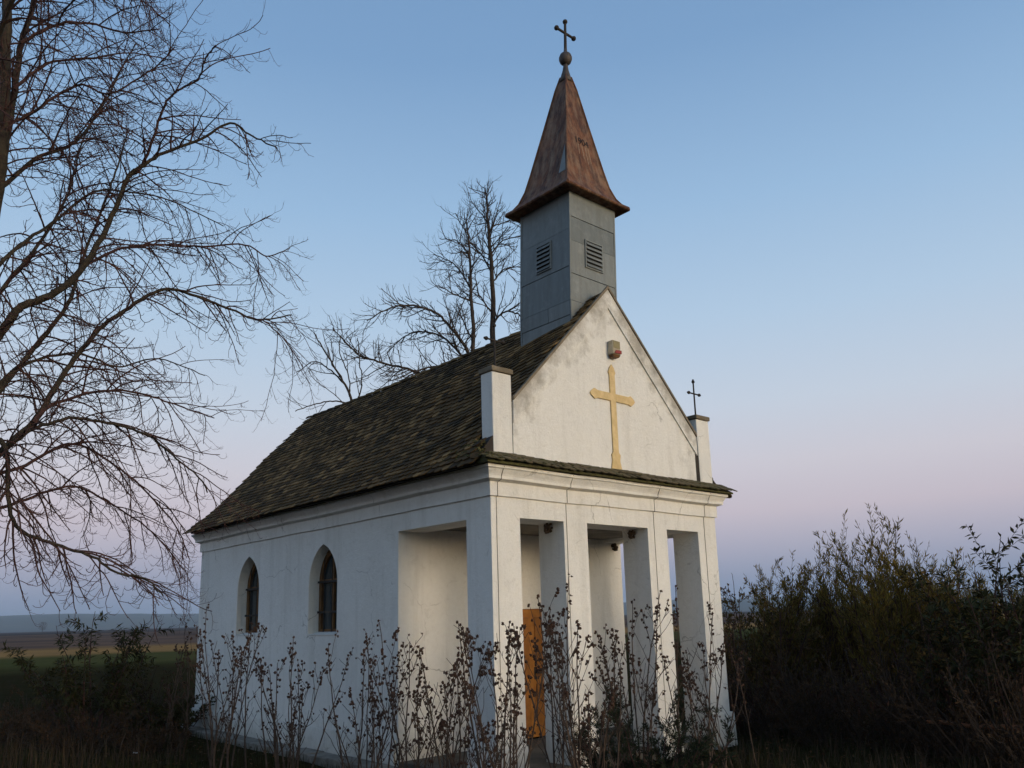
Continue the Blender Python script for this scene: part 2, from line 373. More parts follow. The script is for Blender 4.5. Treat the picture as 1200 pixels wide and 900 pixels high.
def ground_mat():
    m, n, lk, b = mat('fields and turf')
    g = n.new('ShaderNodeNewGeometry'); dp = n.new('ShaderNodeVectorMath'); dp.operation = 'DOT_PRODUCT'
    a = radians(16)
    sb = n.new('ShaderNodeVectorMath'); sb.operation = 'SUBTRACT'; lk.new(g.outputs['Position'], sb.inputs[0]); sb.inputs[1].default_value = (CAM.x, CAM.y, 0)
    lk.new(sb.outputs[0], dp.inputs[0]); dp.inputs[1].default_value = (sin(a), cos(a), 0)
    d = dp.outputs['Value']
    wob = n.new('ShaderNodeMath'); wob.operation = 'MULTIPLY_ADD'
    lk.new(noise_tex(n, lk, 0.05, 4), wob.inputs[0]); wob.inputs[1].default_value = 14.0; lk.new(d, wob.inputs[2])
    near = mixc(n, lk, mapr(n, lk, noise_tex(n, lk, 1.7, 8, 0.7), 0.35, 0.65), (0.020, 0.021, 0.008), (0.036, 0.025, 0.013))
    crop = mixc(n, lk, mapr(n, lk, noise_tex(n, lk, 0.3, 8, 0.7, scaled_pos(n, lk, (1, 1, 1))), 0.35, 0.65), (0.060, 0.066, 0.022), (0.090, 0.080, 0.030))
    stub = mixc(n, lk, mapr(n, lk, noise_tex(n, lk, 0.2, 8, 0.7), 0.35, 0.65), (0.34, 0.19, 0.070), (0.24, 0.14, 0.060))
    far = mixc(n, lk, mapr(n, lk, noise_tex(n, lk, 0.016, 6, 0.6), 0.4, 0.6), (0.165, 0.105, 0.075), (0.080, 0.056, 0.046))
    plough = mixc(n, lk, mapr(n, lk, noise_tex(n, lk, 0.006, 6, 0.6), 0.4, 0.6), (0.055, 0.042, 0.04), (0.085, 0.062, 0.05))
    w = wob.outputs[0]
    c = mixc(n, lk, mapr(n, lk, w, 50, 62), near, crop)
    c = mixc(n, lk, mapr(n, lk, w, 76, 84), c, stub)
    c = mixc(n, lk, mapr(n, lk, w, 100, 118), c, far)
    c = mixc(n, lk, mapr(n, lk, w, 420, 520), c, plough)
    lk.new(c, b.inputs['Base Color']); b.inputs['Roughness'].default_value = 1.0; b.inputs['Specular IOR Level'].default_value = 0.0
    bump(n, lk, b, noise_tex(n, lk, 12, 8, 0.7), 0.8, 0.05)
    return m
M['ground'] = ground_mat()
M['hill'] = simple('wooded far hills', (0.045, 0.052, 0.040), (0.085, 0.080, 0.055), 0.004, 1.0, spec=0.0)

# ------------------------------------------------------------------ ground, hills
rng = random.Random(7)
def gz(x, y):
    d = sqrt((x-CAM.x)**2 + (y-CAM.y)**2)
    nz = noise.noise(Vector((x*0.35, y*0.35, 3.1)))*0.06 + noise.noise(Vector((x*1.3, y*1.3, 7.7)))*0.025
    e = 0.06 if x < 1.5 and y > -1 else 0.0
    near_w = 1.0 if d < 40 else max(0.0, 1-(d-40)/60)
    # flat under the chapel
    return nz*near_w
g = MB(); rings = [0.0]; r = 0.6
while r < 9000:
    rings.append(r); r *= 1.075 if r < 60 else 1.16
NA = 160
g.v.append((CAM.x, CAM.y, gz(CAM.x, CAM.y)))
for r in rings[1:]:
    for k in range(NA):
        q = 2*pi*k/NA; x, y = CAM.x + r*sin(q), CAM.y + r*cos(q); g.v.append((x, y, gz(x, y)))
for k in range(NA): g.f.append((0, 1+(k+1) % NA, 1+k))
for i in range(len(rings)-2):
    for k in range(NA):
        a = 1+i*NA+k; b = 1+i*NA+(k+1) % NA; g.f.append((a, b, b+NA, a+NA))
kind(g.build('ground', M['ground'], smooth=True), 'structure')

h = MB(); HN = 260
for j, (dist, base) in enumerate(((3300, -0.05), (3900, 0.45), (4600, 0.82), (5600, 1.0), (7600, 0.3))):
    for k in range(HN+1):
        q = radians(-70 + 240*k/HN)
        hh = 78 + 34*noise.noise(Vector((q*2.3, 0.7, 0))) + 14*noise.noise(Vector((q*9, 2.7, j*0.2))) + 5*noise.noise(Vector((q*40, 1.7, j)))
        h.v.append((CAM.x + dist*sin(q), CAM.y + dist*cos(q), max(-1, base*hh) if j else -3))
for j in range(4):
    for k in range(HN):
        a = j*(HN+1)+k; h.f.append((a, a+1, a+HN+2, a+HN+1))
kind(h.build('hills', M['hill'], smooth=True), 'structure')

# ------------------------------------------------------------------ chapel
W, L = 4.532, 8.80
A, B, C_, D = 0.459, 0.754, 0.4325, 1.2415
ZO, ZT = 3.08, 3.66
SO0, SO1 = 0.466, 1.94              # porch side opening
MX = W/2
chapel = thing('chapel', 'small white plastered village chapel with tiled roof and a rusty pointed steeple', 'chapel', (0, 0, 0))

xs = [A, A+B, A+B+C_, A+B+C_+D, A+B+C_+D+C_, W-A]
fo = [(0, -0.1)]
for i in range(0, 6, 2):
    fo += [(xs[i], -0.1), (xs[i], ZO), (xs[i+1], ZO), (xs[i+1], -0.1)]
fo += [(W, -0.1), (W, ZT), (0, ZT)]
rough = random.Random(3)
wall = plate(fo, [], lambda u, v, d: (u, d, v), SO0)
def lancet(y0, y1, zs, zsp, za, n=9, inset=0.0):
    c = (y0+y1)/2; hw = (y1-y0)/2 - inset; rise = za-zsp-inset*1.2; r = (hw*hw+rise*rise)/(2*hw)
    pts = [(c-hw, zs+inset), (c+hw, zs+inset)]
    th = math.asin(min(1, rise/r))
    for i in range(n+1):
        t = th*i/n; pts.append((c+hw-r+r*cos(t), zsp+r*sin(t)))
    for i in range(n-1, -1, -1):
        t = th*i/n; pts.append((c-hw+r-r*cos(t), zsp+r*sin(t)))
    return pts
WINS = [(6.181, 7.053), (3.547, 4.411)]
def side(x0, sgn, windows, opening):
    ol = [(SO0, -0.1)] if not opening else []
    ol = [(SO1, ZO), (SO1, -0.1), (L, -0.1), (L, ZT), (SO0, ZT), (SO0, ZO)]
    return plate(ol, [lancet(a, b, 1.72, 2.49, 3.08) for a, b in windows], lambda u, v, d: (x0 + sgn*d, u, v), 0.45)
for s in (side(0, 1, WINS, True), side(W, -1, WINS, True)):
    wall.add(s.v, s.f)
wall.box(0.45, W-0.45, L-0.45, L, -0.1, ZT)                       # back wall
dx0, dx1 = 1.90, 2.98
pb = plate([(0.45, -0.1), (dx0, -0.1), (dx0, 2.02), (dx1, 2.02), (dx1, -0.1), (W-0.45, -0.1), (W-0.45, 3.2), (0.45, 3.2)], [],
           lambda u, v, d: (u, SO1+d, v), 0.4)
wall.add(pb.v, pb.f)
wall_o = wall.build('wall', M['plaster'], chapel)
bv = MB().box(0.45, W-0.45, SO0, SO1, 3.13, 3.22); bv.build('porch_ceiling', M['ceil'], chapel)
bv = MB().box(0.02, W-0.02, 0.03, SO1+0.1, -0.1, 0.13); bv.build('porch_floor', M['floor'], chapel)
# nave inner ceiling so that the windows look into a closed dark room
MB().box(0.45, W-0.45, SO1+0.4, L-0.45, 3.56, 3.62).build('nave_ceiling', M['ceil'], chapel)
# plinth blocks at the corners and along the foot of the side wall
pl = MB()
def plinth(x0, x1, y0, y1, z): MB().taper((x0+x1)/2, (y0+y1)/2, -0.1, z, (x1-x0)/2, (y1-y0)/2, (x1-x0)/2-0.012, (y1-y0)/2-0.012).build('plinth', M['plaster'], chapel)
plinth(-0.06, -0.003, SO1+0.02, L+0.06, 0.40)
plinth(-0.06, -0.003, -0.055, SO0-0.003, 0.45)
plinth(W+0.003, W+0.06, -0.055, SO0-0.003, 0.45)
plinth(W+0.003, W+0.06, SO1, L+0.06, 0.42)
for x0, x1 in ((0, A-0.003), (xs[1]+0.003, xs[2]-0.003), (xs[3]+0.003, xs[4]-0.003), (xs[5]+0.003, W)):
    plinth(x0, x1, -0.055, -0.003, 0.45)
# entablature: profile swept round the walls, mitred at the corners
prof = [(0.003, 3.318), (0.03, 3.322), (0.03, 3.49), (0.105, 3.515), (0.105, 3.55), (0.115, 3.575), (0.145, 3.625), (0.165, 3.635), (0.165, 3.672), (0.003, 3.674)]
co = MB(); npf = len(prof)
NSEG = 26
path = []
for i in range(NSEG): path.append(('y', -1, L - (L)*i/NSEG))
def ring_point(t):
    pass
rect = []
for i in range(NSEG): rect.append((0, L*(1-i/NSEG), -1, 0 if i else 1))
rect.append((0, 0, -1, -1))
for i in range(1, 14): rect.append((W*i/14, 0, 0, -1))
rect.append((W, 0, 1, -1))
for i in range(1, NSEG): rect.append((W, L*i/NSEG, 1, 0))
rect.append((W, L, 1, 1))
for i in range(1, 6): rect.append((W*(1-i/6), L, 0, 1))
for (x, y, ox, oy) in rect:
    wz = 0.012*noise.noise(Vector((x*1.1, y*1.1, 0.3)))
    wo = 0.005*noise.noise(Vector((x*2.1, y*2.1, 5.3)))
    for o, z in prof:
        o2 = o + (wo if o > 0.01 else 0)
        co.v.append((x+ox*o2, y+oy*o2, z+wz))
nr = len(rect)
for i in range(nr):
    for k in range(npf):
        a, b = i*npf+k, i*npf+(k+1) % npf; c2, d2 = ((i+1) % nr)*npf+k, ((i+1) % nr)*npf+(k+1) % npf
        co.f.append((a, b, d2, c2))
co.build('cornice', M['plaster'], chapel)
# raised strips up piers and cornice, dark colour standing for shade in the joints
jn = MB()
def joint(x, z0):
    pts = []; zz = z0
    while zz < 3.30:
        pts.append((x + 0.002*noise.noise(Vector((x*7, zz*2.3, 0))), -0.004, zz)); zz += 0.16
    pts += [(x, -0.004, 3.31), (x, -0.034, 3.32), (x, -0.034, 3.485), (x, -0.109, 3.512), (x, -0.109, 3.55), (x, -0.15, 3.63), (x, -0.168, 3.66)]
    MB().tube(pts, [0.0042]*len(pts), 5).build('joint_shade_strip', M['groove'], chapel)
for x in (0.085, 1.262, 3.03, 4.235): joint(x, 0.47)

# roof
EAVE, XE = 3.73, -0.25
def ridge_z(y):
    return 6.47 - 0.11*min(1, max(0, y/1.3)) - 0.035*sin(max(0, min(1, (y-1)/8))*pi)
def roof_z(x, y):
    x = min(x, 2*MX-x); zr = ridge_z(y)
    t = (x-XE)/(MX-XE)                   # 0 at the eave, 1 at the ridge
    prof = t*1.0 - 0.055*sin(pi*min(1, t/0.6))*(1 if t < 0.6 else 0)*0.55
    front = 0.15*max(0, 1-max(0, y)/1.5)*max(0, 1-abs(t-0.28)/(0.28 if t < 0.28 else 0.72)) if y > 0 else 0
    return EAVE + (zr-EAVE)*prof + front + 0.022*noise.noise(Vector((x*0.9, y*0.8, 2.2)))*min(1, max(0, t*3))
dk = MB()                                 # boarding under the tiles
ys = [0.01 + (L+0.05-0.01)*i/24 for i in range(25)]
nx = 13
for y in ys:
    for i in range(nx):
        t = i/(nx-1); x = XE+0.03 + (2*MX-2*XE-0.06)*t
        yy = y
        dk.v.append((x, yy, roof_z(x, yy)-0.035))
for y in ys:
    for i in range(nx):
        t = i/(nx-1); x = XE+0.03 + (2*MX-2*XE-0.06)*t
        dk.v.append((x, y, 3.678))
off = len(ys)*nx
for j in range(len(ys)-1):
    for i in range(nx-1):
        a = j*nx+i
        xm = XE + (2*MX-2*XE)*(i+0.5)/(nx-1)
        dk.f.append((a, a+1, a+nx+1, a+nx)); dk.f.append((off+a, off+a+nx, off+a+nx+1, off+a+1))
for i in range(nx-1):
    j = len(ys)-1; a = j*nx+i; dk.f.append((a, a+1, off+a+1, off+a))
    dk.f.append((i+1, i, off+i, off+i+1))
for j in range(len(ys)-1):
    for i in (0, nx-1):
        a = j*nx+i; dk.f.append((a, a+nx, off+a+nx, off+a))
roof_o = dk.build('roof', M['deck'], chapel)

def tile(mb, p, ux, us, n, w, ln, th, jig):
    """beaver-tail tile: p upper middle point, ux across, us down the slope, n outward"""
    pts2 = [(-w/2, 0), (w/2, 0), (w/2, ln*0.72), (w*0.3, ln*0.93), (0, ln), (-w*0.3, ln*0.93), (-w/2, ln*0.72)]
    b = len(mb.v); k = len(pts2)
    for lift in (th, 0.0):
        for u, s in pts2:
            q = p + ux*(u + jig[0]*s) + us*s + n*(lift + jig[1]*s/ln + jig[2]*u)
            mb.v.append(tuple(q))
    mb.f.append(tuple(b+i for i in range(k)))
    for i in range(2, k+1):
        a = i % k; c = (i-1) % k
        mb.f.append((b+c, b+k+c, b+k+a, b+a))
tl = MB(); TW = 0.150; EXP = 0.108
for sgn in (0, 1):
    row = 0; s = 0.0
    # walk down the slope from the ridge
    x = MX - 0.03
    while x > XE - 0.02:
        y = 0.0 if x > 0.40 else (0.235 if x > 0.03 else -0.26)
        off_y = (row % 2)*TW/2
        y0 = y - off_y if x > 0.40 else y
        yy = (0.012 if x > 0.40 else y) + TW/2 - off_y*(1 if x > 0.40 else 0) + (TW/2-off_y if x <= .4 else 0)*0
        while yy < L + 0.06:
            if yy - TW/2 >= (-0.06 if x > 0.4 else y) - 1e-3 and not (x <= 0.03 and yy-TW/2 < x-0.02):
                inside_steeple = (abs(x-MX) < 0.47 and 0.27 < yy < 1.27)
                if not inside_steeple:
                    dxx = 0.02; z0, z1 = roof_z(x, yy), roof_z(x-dxx, yy)
                    dy = roof_z(x, yy+0.05)-z0
                    us = Vector((-dxx, 0, z1-z0)).normalized(); uy = Vector((0, 0.05, dy)).normalized()
                    n = uy.cross(us).normalized()
                    if n.z < 0: n = -n
                    p = Vector((x, yy, z0))
                    jig = (rng.uniform(-0.025, 0.025), 0.026 + rng.uniform(-0.004, 0.007), rng.uniform(-0.03, 0.03))
                    if rng.random() < 0.03: jig = (rng.uniform(-0.12, 0.12), 0.034, rng.uniform(-0.08, 0.08))
                    p2, ux2, us2, n2 = p, uy, us, n
                    if sgn:
                        f = lambda v: Vector((-v.x, v.y, v.z))
                        p2 = Vector((2*MX-p.x, p.y, p.z)); ux2, us2, n2 = f(uy), f(us), f(n)
                    p2 = p2 + n2*0.006
                    tile(tl, p2, ux2, us2, n2, TW*rng.uniform(0.93, 0.985), 0.18*rng.uniform(.97, 1.03), 0.014, jig)
            yy += TW
        # next row
        z0 = roof_z(x, 4.0); z1 = roof_z(x-0.02, 4.0); sl = sqrt(0.0004+(z1-z0)**2)
        x -= EXP*0.02/sl; row += 1
tl.build('roof_tiles', M['tile'], roof_o)
rc = MB()                                  # half-round ridge tiles
y = 1.34
while y < L - 0.2:
    zz = ridge_z(y); n_ = 8; yl = 0.34
    for t, rr in ((0, 0.085), (1, 0.095)):
        for k in range(n_+1):
            q = pi*k/n_; yy = y + t*yl
            rc.v.append((MX+rr*cos(q)*1.15, yy, ridge_z(yy)-0.045+rr*sin(q)*0.85+0.012*t+rng.uniform(-.003, .003)))
    b = len(rc.v)-2*(n_+1)
    for k in range(n_): rc.f.append((b+k, b+k+1, b+n_+2+k, b+n_+1+k))
    y += 0.31
rc.build('ridge_tiles', M['tile'], roof_o)
# front ledge of mossy tiles below the gable
sk = MB()
for row in range(2):
    x = XE + (row % 2)*TW/2 - 0.02
    while x < W + 0.27:
        yb = -0.02 - 0.125*row + (0 if row else 0)
        zz = 3.845 - 0.07*row + 0.018*noise.noise(Vector((x*1.4, row, 0)))
        p = Vector((x, yb, zz)); us = Vector((rng.uniform(-.03, .03), -0.87, -0.50)).normalized(); n = Vector((0, -0.5, 0.87)).normalized()
        if x > XE + 0.14 - 0.12*row or row:
            tile(sk, p, Vector((-1, 0, 0)), us, n, TW*rng.uniform(0.93, 1.0), 0.155, 0.011, (rng.uniform(-.06, .06), 0.006+rng.uniform(-.006, .008), rng.uniform(-.05, .05)))
        x += TW
sk.build('ledge_tiles', M['skirt'], roof_o)
sb = MB()                                  # mortar bed under the ledge
sb.add([(XE+0.03, 0.0, 3.676), (W-XE-0.03, 0.0, 3.676), (W-XE-0.03, -0.225, 3.676), (XE+0.03, -0.225, 3.676),
        (XE+0.05, 0.0, 3.835), (W-XE-0.05, 0.0, 3.835), (W-XE-0.03, -0.225, 3.698), (XE+0.03, -0.225, 3.698)],
       [(0,1,2,3),(4,7,6,5),(0,4,5,1),(3,2,6,7),(0,3,7,4),(1,5,6,2)])
sb.build('ledge_bed', M['moss'], roof_o)
ms = MB()                                  # moss cushions on the ledge, thickest at the corner
for i in range(170):
    x = rng.uniform(XE, W+0.22); yb = rng.uniform(-0.26, -0.01)
    if rng.random() < 0.35: x = rng.uniform(XE, 0.7)
    zz = 3.845 + yb*0.50 + 0.015
    if x > 0.9 and rng.random() < 0.55: continue
    ms.blob((x, yb, zz), rng.uniform(0.008, 0.024), 6, 4, 0.3, rng, (1.4, 1.2, 0.5))
for i in range(150):
    y = rng.uniform(-0.1, 0.7); x = rng.uniform(XE+0.02, 0.06 if y > 0.23 else -0.02)
    if y < x + 0.06: continue
    ms.blob((x, y, roof_z(x, max(0, y))+0.022), rng.uniform(0.012, 0.034), 6, 4, 0.3, rng, (1.3, 1.3, 0.5))
kind(ms.build('moss', M['moss'], roof_o), 'stuff')

# gable wall over the porch
gb = plate([(0.39, 3.675), (W-0.39, 3.675), (W-0.39, 4.50), (MX+0.02, 6.40), (0.39, 4.50)], [], lambda u, v, d: (u, 0.0+d, v), 0.26)
gable = gb.build('gable', M['gable'], chapel)
def rake_strip(mb, off0, off1, y0, y1, zlow):
    """band parallel to the two rakes, off0..off1 measured down from the rake line"""
    for sg in (-1, 1):
        ap, ft = (MX+0.02, 6.50), (MX+0.02+sg*(MX-0.37), 4.545)
        dv = Vector((ft[0]-ap[0], ft[1]-ap[1])); dv.normalize(); nv = Vector((dv.y*sg, -dv.x*sg))
        if nv.y > 0: nv = -nv
        def P(o, end):
            if not end:                      # meet at the mid-line
                t = -(nv.x*o)/dv.x; return (ap[0]+dv.x*t+nv.x*o, ap[1]+dv.y*t+nv.y*o)
            x = ft[0]; t = (x-ap[0]-nv.x*o)/dv.x
            return (x, ap[1]+dv.y*t+nv.y*o)
        a, b, c, d = P(off0, 0), P(off1, 0), P(off1, 1), P(off0, 1)
        vs = [(q[0], y0, q[1]) for q in (a, b, c, d)] + [(q[0], y1, q[1]) for q in (a, b, c, d)]
        mb.add(vs, [(0,1,2,3), (7,6,5,4), (0,4,5,1), (1,5,6,2), (2,6,7,3), (3,7,4,0)])
rk = MB(); rake_strip(rk, 0.0, 0.20, -0.022, -0.002, 0); rk.build('rake_band', M['gable'], gable)
rk = MB(); rake_strip(rk, -0.035, -0.003, -0.040, 0.0, 0); rk.build('rake_edge', M['rake'], gable)
# yellow relief cross with flared ends
cx, zc = 2.285, 4.885
hw = 0.056
def flare_cross():
    e = 0.105
    top, bot, l, r_ = 5.37, 3.86, 1.815, 2.755
    P = [(cx-hw, zc+hw), (cx-hw, top-0.16), (cx-hw-0.018, top-0.12), (cx-hw+0.012, top-0.05), (cx, top), (cx+hw-0.012, top-0.05), (cx+hw+0.018, top-0.12), (cx+hw, top-0.16), (cx+hw, zc+hw),
         (r_-0.15, zc+hw), (r_-0.09, zc+hw+0.02), (r_-0.03, zc+hw-0.02), (r_, zc), (r_-0.03, zc-hw+0.02), (r_-0.09, zc-hw-0.02), (r_-0.15, zc-hw), (cx+hw, zc-hw),
         (cx+hw, bot+0.24), (cx+hw+0.035, bot+0.20), (cx+hw+0.02, bot+0.12), (cx+hw+0.05, bot), (cx-hw-0.05, bot), (cx-hw-0.02, bot+0.12), (cx-hw-0.035, bot+0.20), (cx-hw, bot+0.24), (cx-hw, zc-hw),
         (l+0.15, zc-hw), (l+0.09, zc-hw-0.02), (l+0.03, zc-hw+0.02), (l, zc), (l+0.03, zc+hw-0.02), (l+0.09, zc+hw+0.02), (l+0.15, zc+hw)]
    return P
plate(flare_cross(), [], lambda u, v, d: (u, -0.022+d, v), 0.02).build('relief_cross', M['yellow'], gable, bevel=0.003)

# corner posts standing on the ledge, each with cap stone and iron cross
def iron_cross(x, y, z0, hgt, arm, r, parent, name='cross', facing=1, knob=True):
    m = MB(); m.tube([(x, y, z0-0.04), (x, y, z0+hgt)], [r, r*0.9], 8)
    az = z0+hgt*0.66
    m.tube([(x-arm, y, az), (x+arm, y, az)], [r*0.9, r*0.9], 8)
    if knob:
        for p in ((x-arm, y, az), (x+arm, y, az), (x, y, z0+hgt)):
            m.blob(p, r*2.0, 8, 6, 0.0); 
            m.blob((p[0]+(r*2 if p[0] > x else -r*2 if p[0] < x else 0), p[1], p[2]+(r*2.2 if p[0] == x else 0)), r*1.2, 8, 6, 0.0)
    return m.build(name, M['iron'], parent, smooth=False)
for x0, x1, dz in ((0.07, 0.385, 0.0), (W-0.285, W+0.035, -0.02)):
    post = MB().box(x0, x1, 0.003, 0.222, 3.68, 4.875+dz).build('corner_post', M['plaster'], chapel, bevel=0.012)
    cp = MB().box(x0-0.02, x1+0.02, -0.022, 0.245, 4.878+dz, 4.945+dz)
    cp.build('cap_stone', M['rake'], post, bevel=0.012)
    iron_cross((x0+x1)/2-0.01, 0.11, 4.945+dz, 0.58, 0.135, 0.0135, post)

# windows: brown frame, bars, glass, a window each side of the nave
for xw, sg in ((0.0, 1), (W, -1)):
    for (a, b) in WINS:
        fr = plate(lancet(a, b, 1.72, 2.49, 3.08, inset=0.004), [lancet(a, b, 1.72, 2.49, 3.08, inset=0.085)], lambda u, v, d: (xw+sg*(0.175+d), u, v), 0.07)
        win = fr.build('window', M['winwood'], chapel)
        gl = plate(lancet(a, b, 1.72, 2.49, 3.08, inset=0.082), [], lambda u, v, d: (xw+sg*(0.215+d), u, v), 0.006)
        gl.build('pane', M['glass'], win)
        mu = MB(); c = (a+b)/2
        mu.box(*sorted((xw+sg*0.180, xw+sg*0.210)), c-0.028, c+0.028, 1.80, 2.96)
        mu.box(*sorted((xw+sg*0.182, xw+sg*0.208)), a+0.08, b-0.08, 2.50, 2.56)
        mu.build('mullion', M['winwood'], win)
        br = MB()
        for q in (-0.24, 0.0, 0.24): br.tube([(xw+sg*0.160, c+q, 1.76), (xw+sg*0.160, c+q, 2.86 if q else 2.99)], [0.009]*2, 6)
        for zz in (2.06, 2.52): br.box(*sorted((xw+sg*0.145, xw+sg*0.152)), a+0.01, b-0.01, zz-0.016, zz+0.016)
        br.build('bars', M['iron'], win)
        sl = MB().add([(xw+sg*0.17, a+0.005, 1.765), (xw+sg*0.17, b-0.005, 1.765), (xw-sg*0.012, b-0.005, 1.728), (xw-sg*0.012, a+0.005, 1.728),
                       (xw+sg*0.17, a+0.005, 1.722), (xw+sg*0.17, b-0.005, 1.722), (xw-sg*0.012, b-0.005, 1.722), (xw-sg*0.012, a+0.005, 1.722)],
                      [(0,1,2,3),(4,7,6,5),(0,4,5,1),(1,5,6,2),(2,6,7,3),(3,7,4,0)])
        sl.build('sill', M['plaster'], win)
# door in the porch
dr = MB().box(dx0+0.004, dx1-0.004, SO1+0.05, SO1+0.11, 0.16, 2.016).build('door', M['doorwood'], chapel)
dp = MB()
for k in range(2):
    xa = dx0+0.10+k*0.50; xb = xa+0.38
    for za, zb in ((0.30, 0.92), (1.02, 1.90)):
        dp.box(xa, xb, SO1+0.035, SO1+0.0495, za, zb)
dp.build('door_panel', M['doorgroove'], dr, bevel=0.01)
hd = MB(); hd.tube([(dx0+0.60, SO1+0.049, 1.08), (dx0+0.60, SO1-0.01, 1.08), (dx0+0.72, SO1-0.012, 1.075)], [0.011]*3, 8); hd.build('handle', M['iron'], dr)
MB().box(dx0+0.57, dx0+0.63, SO1+0.046, SO1+0.05, 0.98, 1.16).build('lock_plate', M['iron'], dr)

# steeple -------------------------------------------------------------
SX, SY = MX, 0.24+0.52; HX, HY = 0.487, 0.52
TILT = tan(radians(2.55))
def lean(v): return Vector((v.x + TILT*max(0, v.z-6.3), v.y, v.z))
steeple = MB().box(SX-HX+0.012, SX+HX-0.012, SY-HY+0.012, SY+HY-0.012, 5.3, 6.3)
steeple.box(SX-HX+0.012, SX+HX-0.012, SY-HY+0.012, SY+HY-0.012, 6.3, 8.05).xform(lean)
st = steeple.build('steeple', M['zinc'], chapel)
sh = MB()
levels = [5.3, 6.08, 6.30, 6.83, 7.42, 8.03]
levels_r = [5.3, 6.05, 6.30, 6.72, 7.24, 7.62, 8.03]
lv_holes = {'l': (0.63, 0.91, 6.93, 7.34), 'f': (2.10, 2.44, 6.90, 7.31)}
def panel(face, u0, u1, z0, z1, lift):
    e = 0.004
    if face == 'l': sh.box(SX-HX-lift, SX-HX+0.006, u0+e, u1-e, z0+e, z1-e)
    if face == 'r': sh.box(SX+HX-0.006, SX+HX+lift, u0+e, u1-e, z0+e, z1-e)
    if face == 'f': sh.box(u0+e, u1-e, SY-HY-lift, SY-HY+0.006, z0+e, z1-e)
    if face == 'b': sh.box(u0+e, u1-e, SY+HY-0.006, SY+HY+lift, z0+e, z1-e)
for face in 'lrfb':
    lv = levels if face in 'lr' else levels_r
    for i in range(len(lv)-1):
        lo_, hi_ = (SY-HY, SY+HY) if face in 'lr' else (SX-HX, SX+HX)
        cut = [lo_, (lo_+hi_)/2+0.07*((-1)**i), hi_] if (face in 'lr' and i in (1,)) else [lo_, hi_]
        for k in range(len(cut)-1): panel(face, cut[k], cut[k+1], lv[i], lv[i+1], 0.004+0.006*(i % 2))
for q in (-1, 1):                          # corner seams and lock strips
    for r_ in (-1, 1):
        sh.box(SX+q*HX-0.014, SX+q*HX+0.014, SY+r_*HY-0.014, SY+r_*HY+0.014, 5.3, 6.298)
        sh.box(SX+q*HX-0.014, SX+q*HX+0.014, SY+r_*HY-0.014, SY+r_*HY+0.014, 6.302, 8.03)
sh.xform(lean).build('zinc_cladding', M['zinc'], st)
def louver(face):
    fr = MB(); u0, u1, z0, z1 = lv_holes[face]
    bk = MB(); slt = MB()
    def bx(m, ua, ub, da, db, za, zb):
        if face == 'l': m.box(SX-HX-db, SX-HX-da, ua, ub, za, zb)
        else: m.box(ua, ub, SY-HY-db, SY-HY-da, za, zb)
    bx(bk, u0, u1, 0.011, 0.014, z0, z1)
    bx(fr, u0-0.02, u0, 0.008, 0.03, z0-0.02, z1+0.02); bx(fr, u1, u1+0.02, 0.008, 0.03, z0-0.02, z1+0.02)
    bx(fr, u0, u1, 0.008, 0.028, z0-0.02, z0); bx(fr, u0, u1, 0.008, 0.028, z1, z1+0.02)
    n_ = 6
    for k in range(n_):
        za = z0 + (z1-z0)*k/n_ + 0.004; zb = za + (z1-z0)/n_*0.42
        b = len(slt.v)
        if face == 'l':
            x0 = SX-HX-0.0145; x1 = x0-0.03
            vs = [(x0,u0,zb+0.02),(x0,u1,zb+0.02),(x1,u1,za),(x1,u0,za),(x0,u0,zb+0.03),(x0,u1,zb+0.03),(x1,u1,za+0.012),(x1,u0,za+0.012)]
        else:
            y0 = SY-HY-0.0145; y1 = y0-0.03
            vs = [(u0,y0,zb+0.02),(u1,y0,zb+0.02),(u1,y1,za),(u0,y1,za),(u0,y0,zb+0.03),(u1,y0,zb+0.03),(u1,y1,za+0.012),(u0,y1,za+0.012)]
        slt.add(vs, [(0,3,2,1),(4,5,6,7),(0,1,5,4),(1,2,6,5),(2,3,7,6),(3,0,4,7)])
    o = fr.xform(lean).build('louver', M['zinc'], st)
    # deeper level than thing > part > sub-part is not wanted: join slats and backing into the louver by material slots
    me = o.data; me.materials.append(M['iron'])
    bm = bmesh.new(); bm.from_mesh(me)
    for src, mi in ((slt.xform(lean), 0), (bk.xform(lean), 1)):
        vv = [bm.verts.new(v) for v in src.v]
        for f in src.f:
            nf = bm.faces.new([vv[i] for i in f]); nf.material_index = mi
    bm.to_mesh(me); bm.free()
louver('l'); louver('f')

sp = MB()
prof_s = [(0.675, 8.015), (0.68, 8.06), (0.60, 8.12), (0.535, 8.22), (0.465, 8.42), (0.40, 8.73), (0.25, 9.52), (0.12, 10.22), (0.062, 10.46)]
NS = 4
b0 = len(sp.v)
for hh, z in prof_s:
    for q in ((-1,-1),(1,-1),(1,1),(-1,1)): sp.v.append((SX+q[0]*hh, SY+q[1]*hh, z))
for i in range(len(prof_s)-1):
    for k in range(4):
        k2 = (k+1) % 4; sp.f.append((i*4+k, i*4+k2, (i+1)*4+k2, (i+1)*4+k))
sp.f.append((3,2,1,0)); m_ = (len(prof_s)-1)*4; sp.f.append((m_, m_+1, m_+2, m_+3))
spire = sp.xform(lean).build('spire', M['rust'], st)
rb = MB()                                  # hip rolls on the spire edges
for q in ((-1,-1),(1,-1),(1,1),(-1,1)):
    rb.tube([(SX+q[0]*hh, SY+q[1]*hh, z+0.004) for hh, z in prof_s[1:]], [0.016]*(len(prof_s)-1), 6)
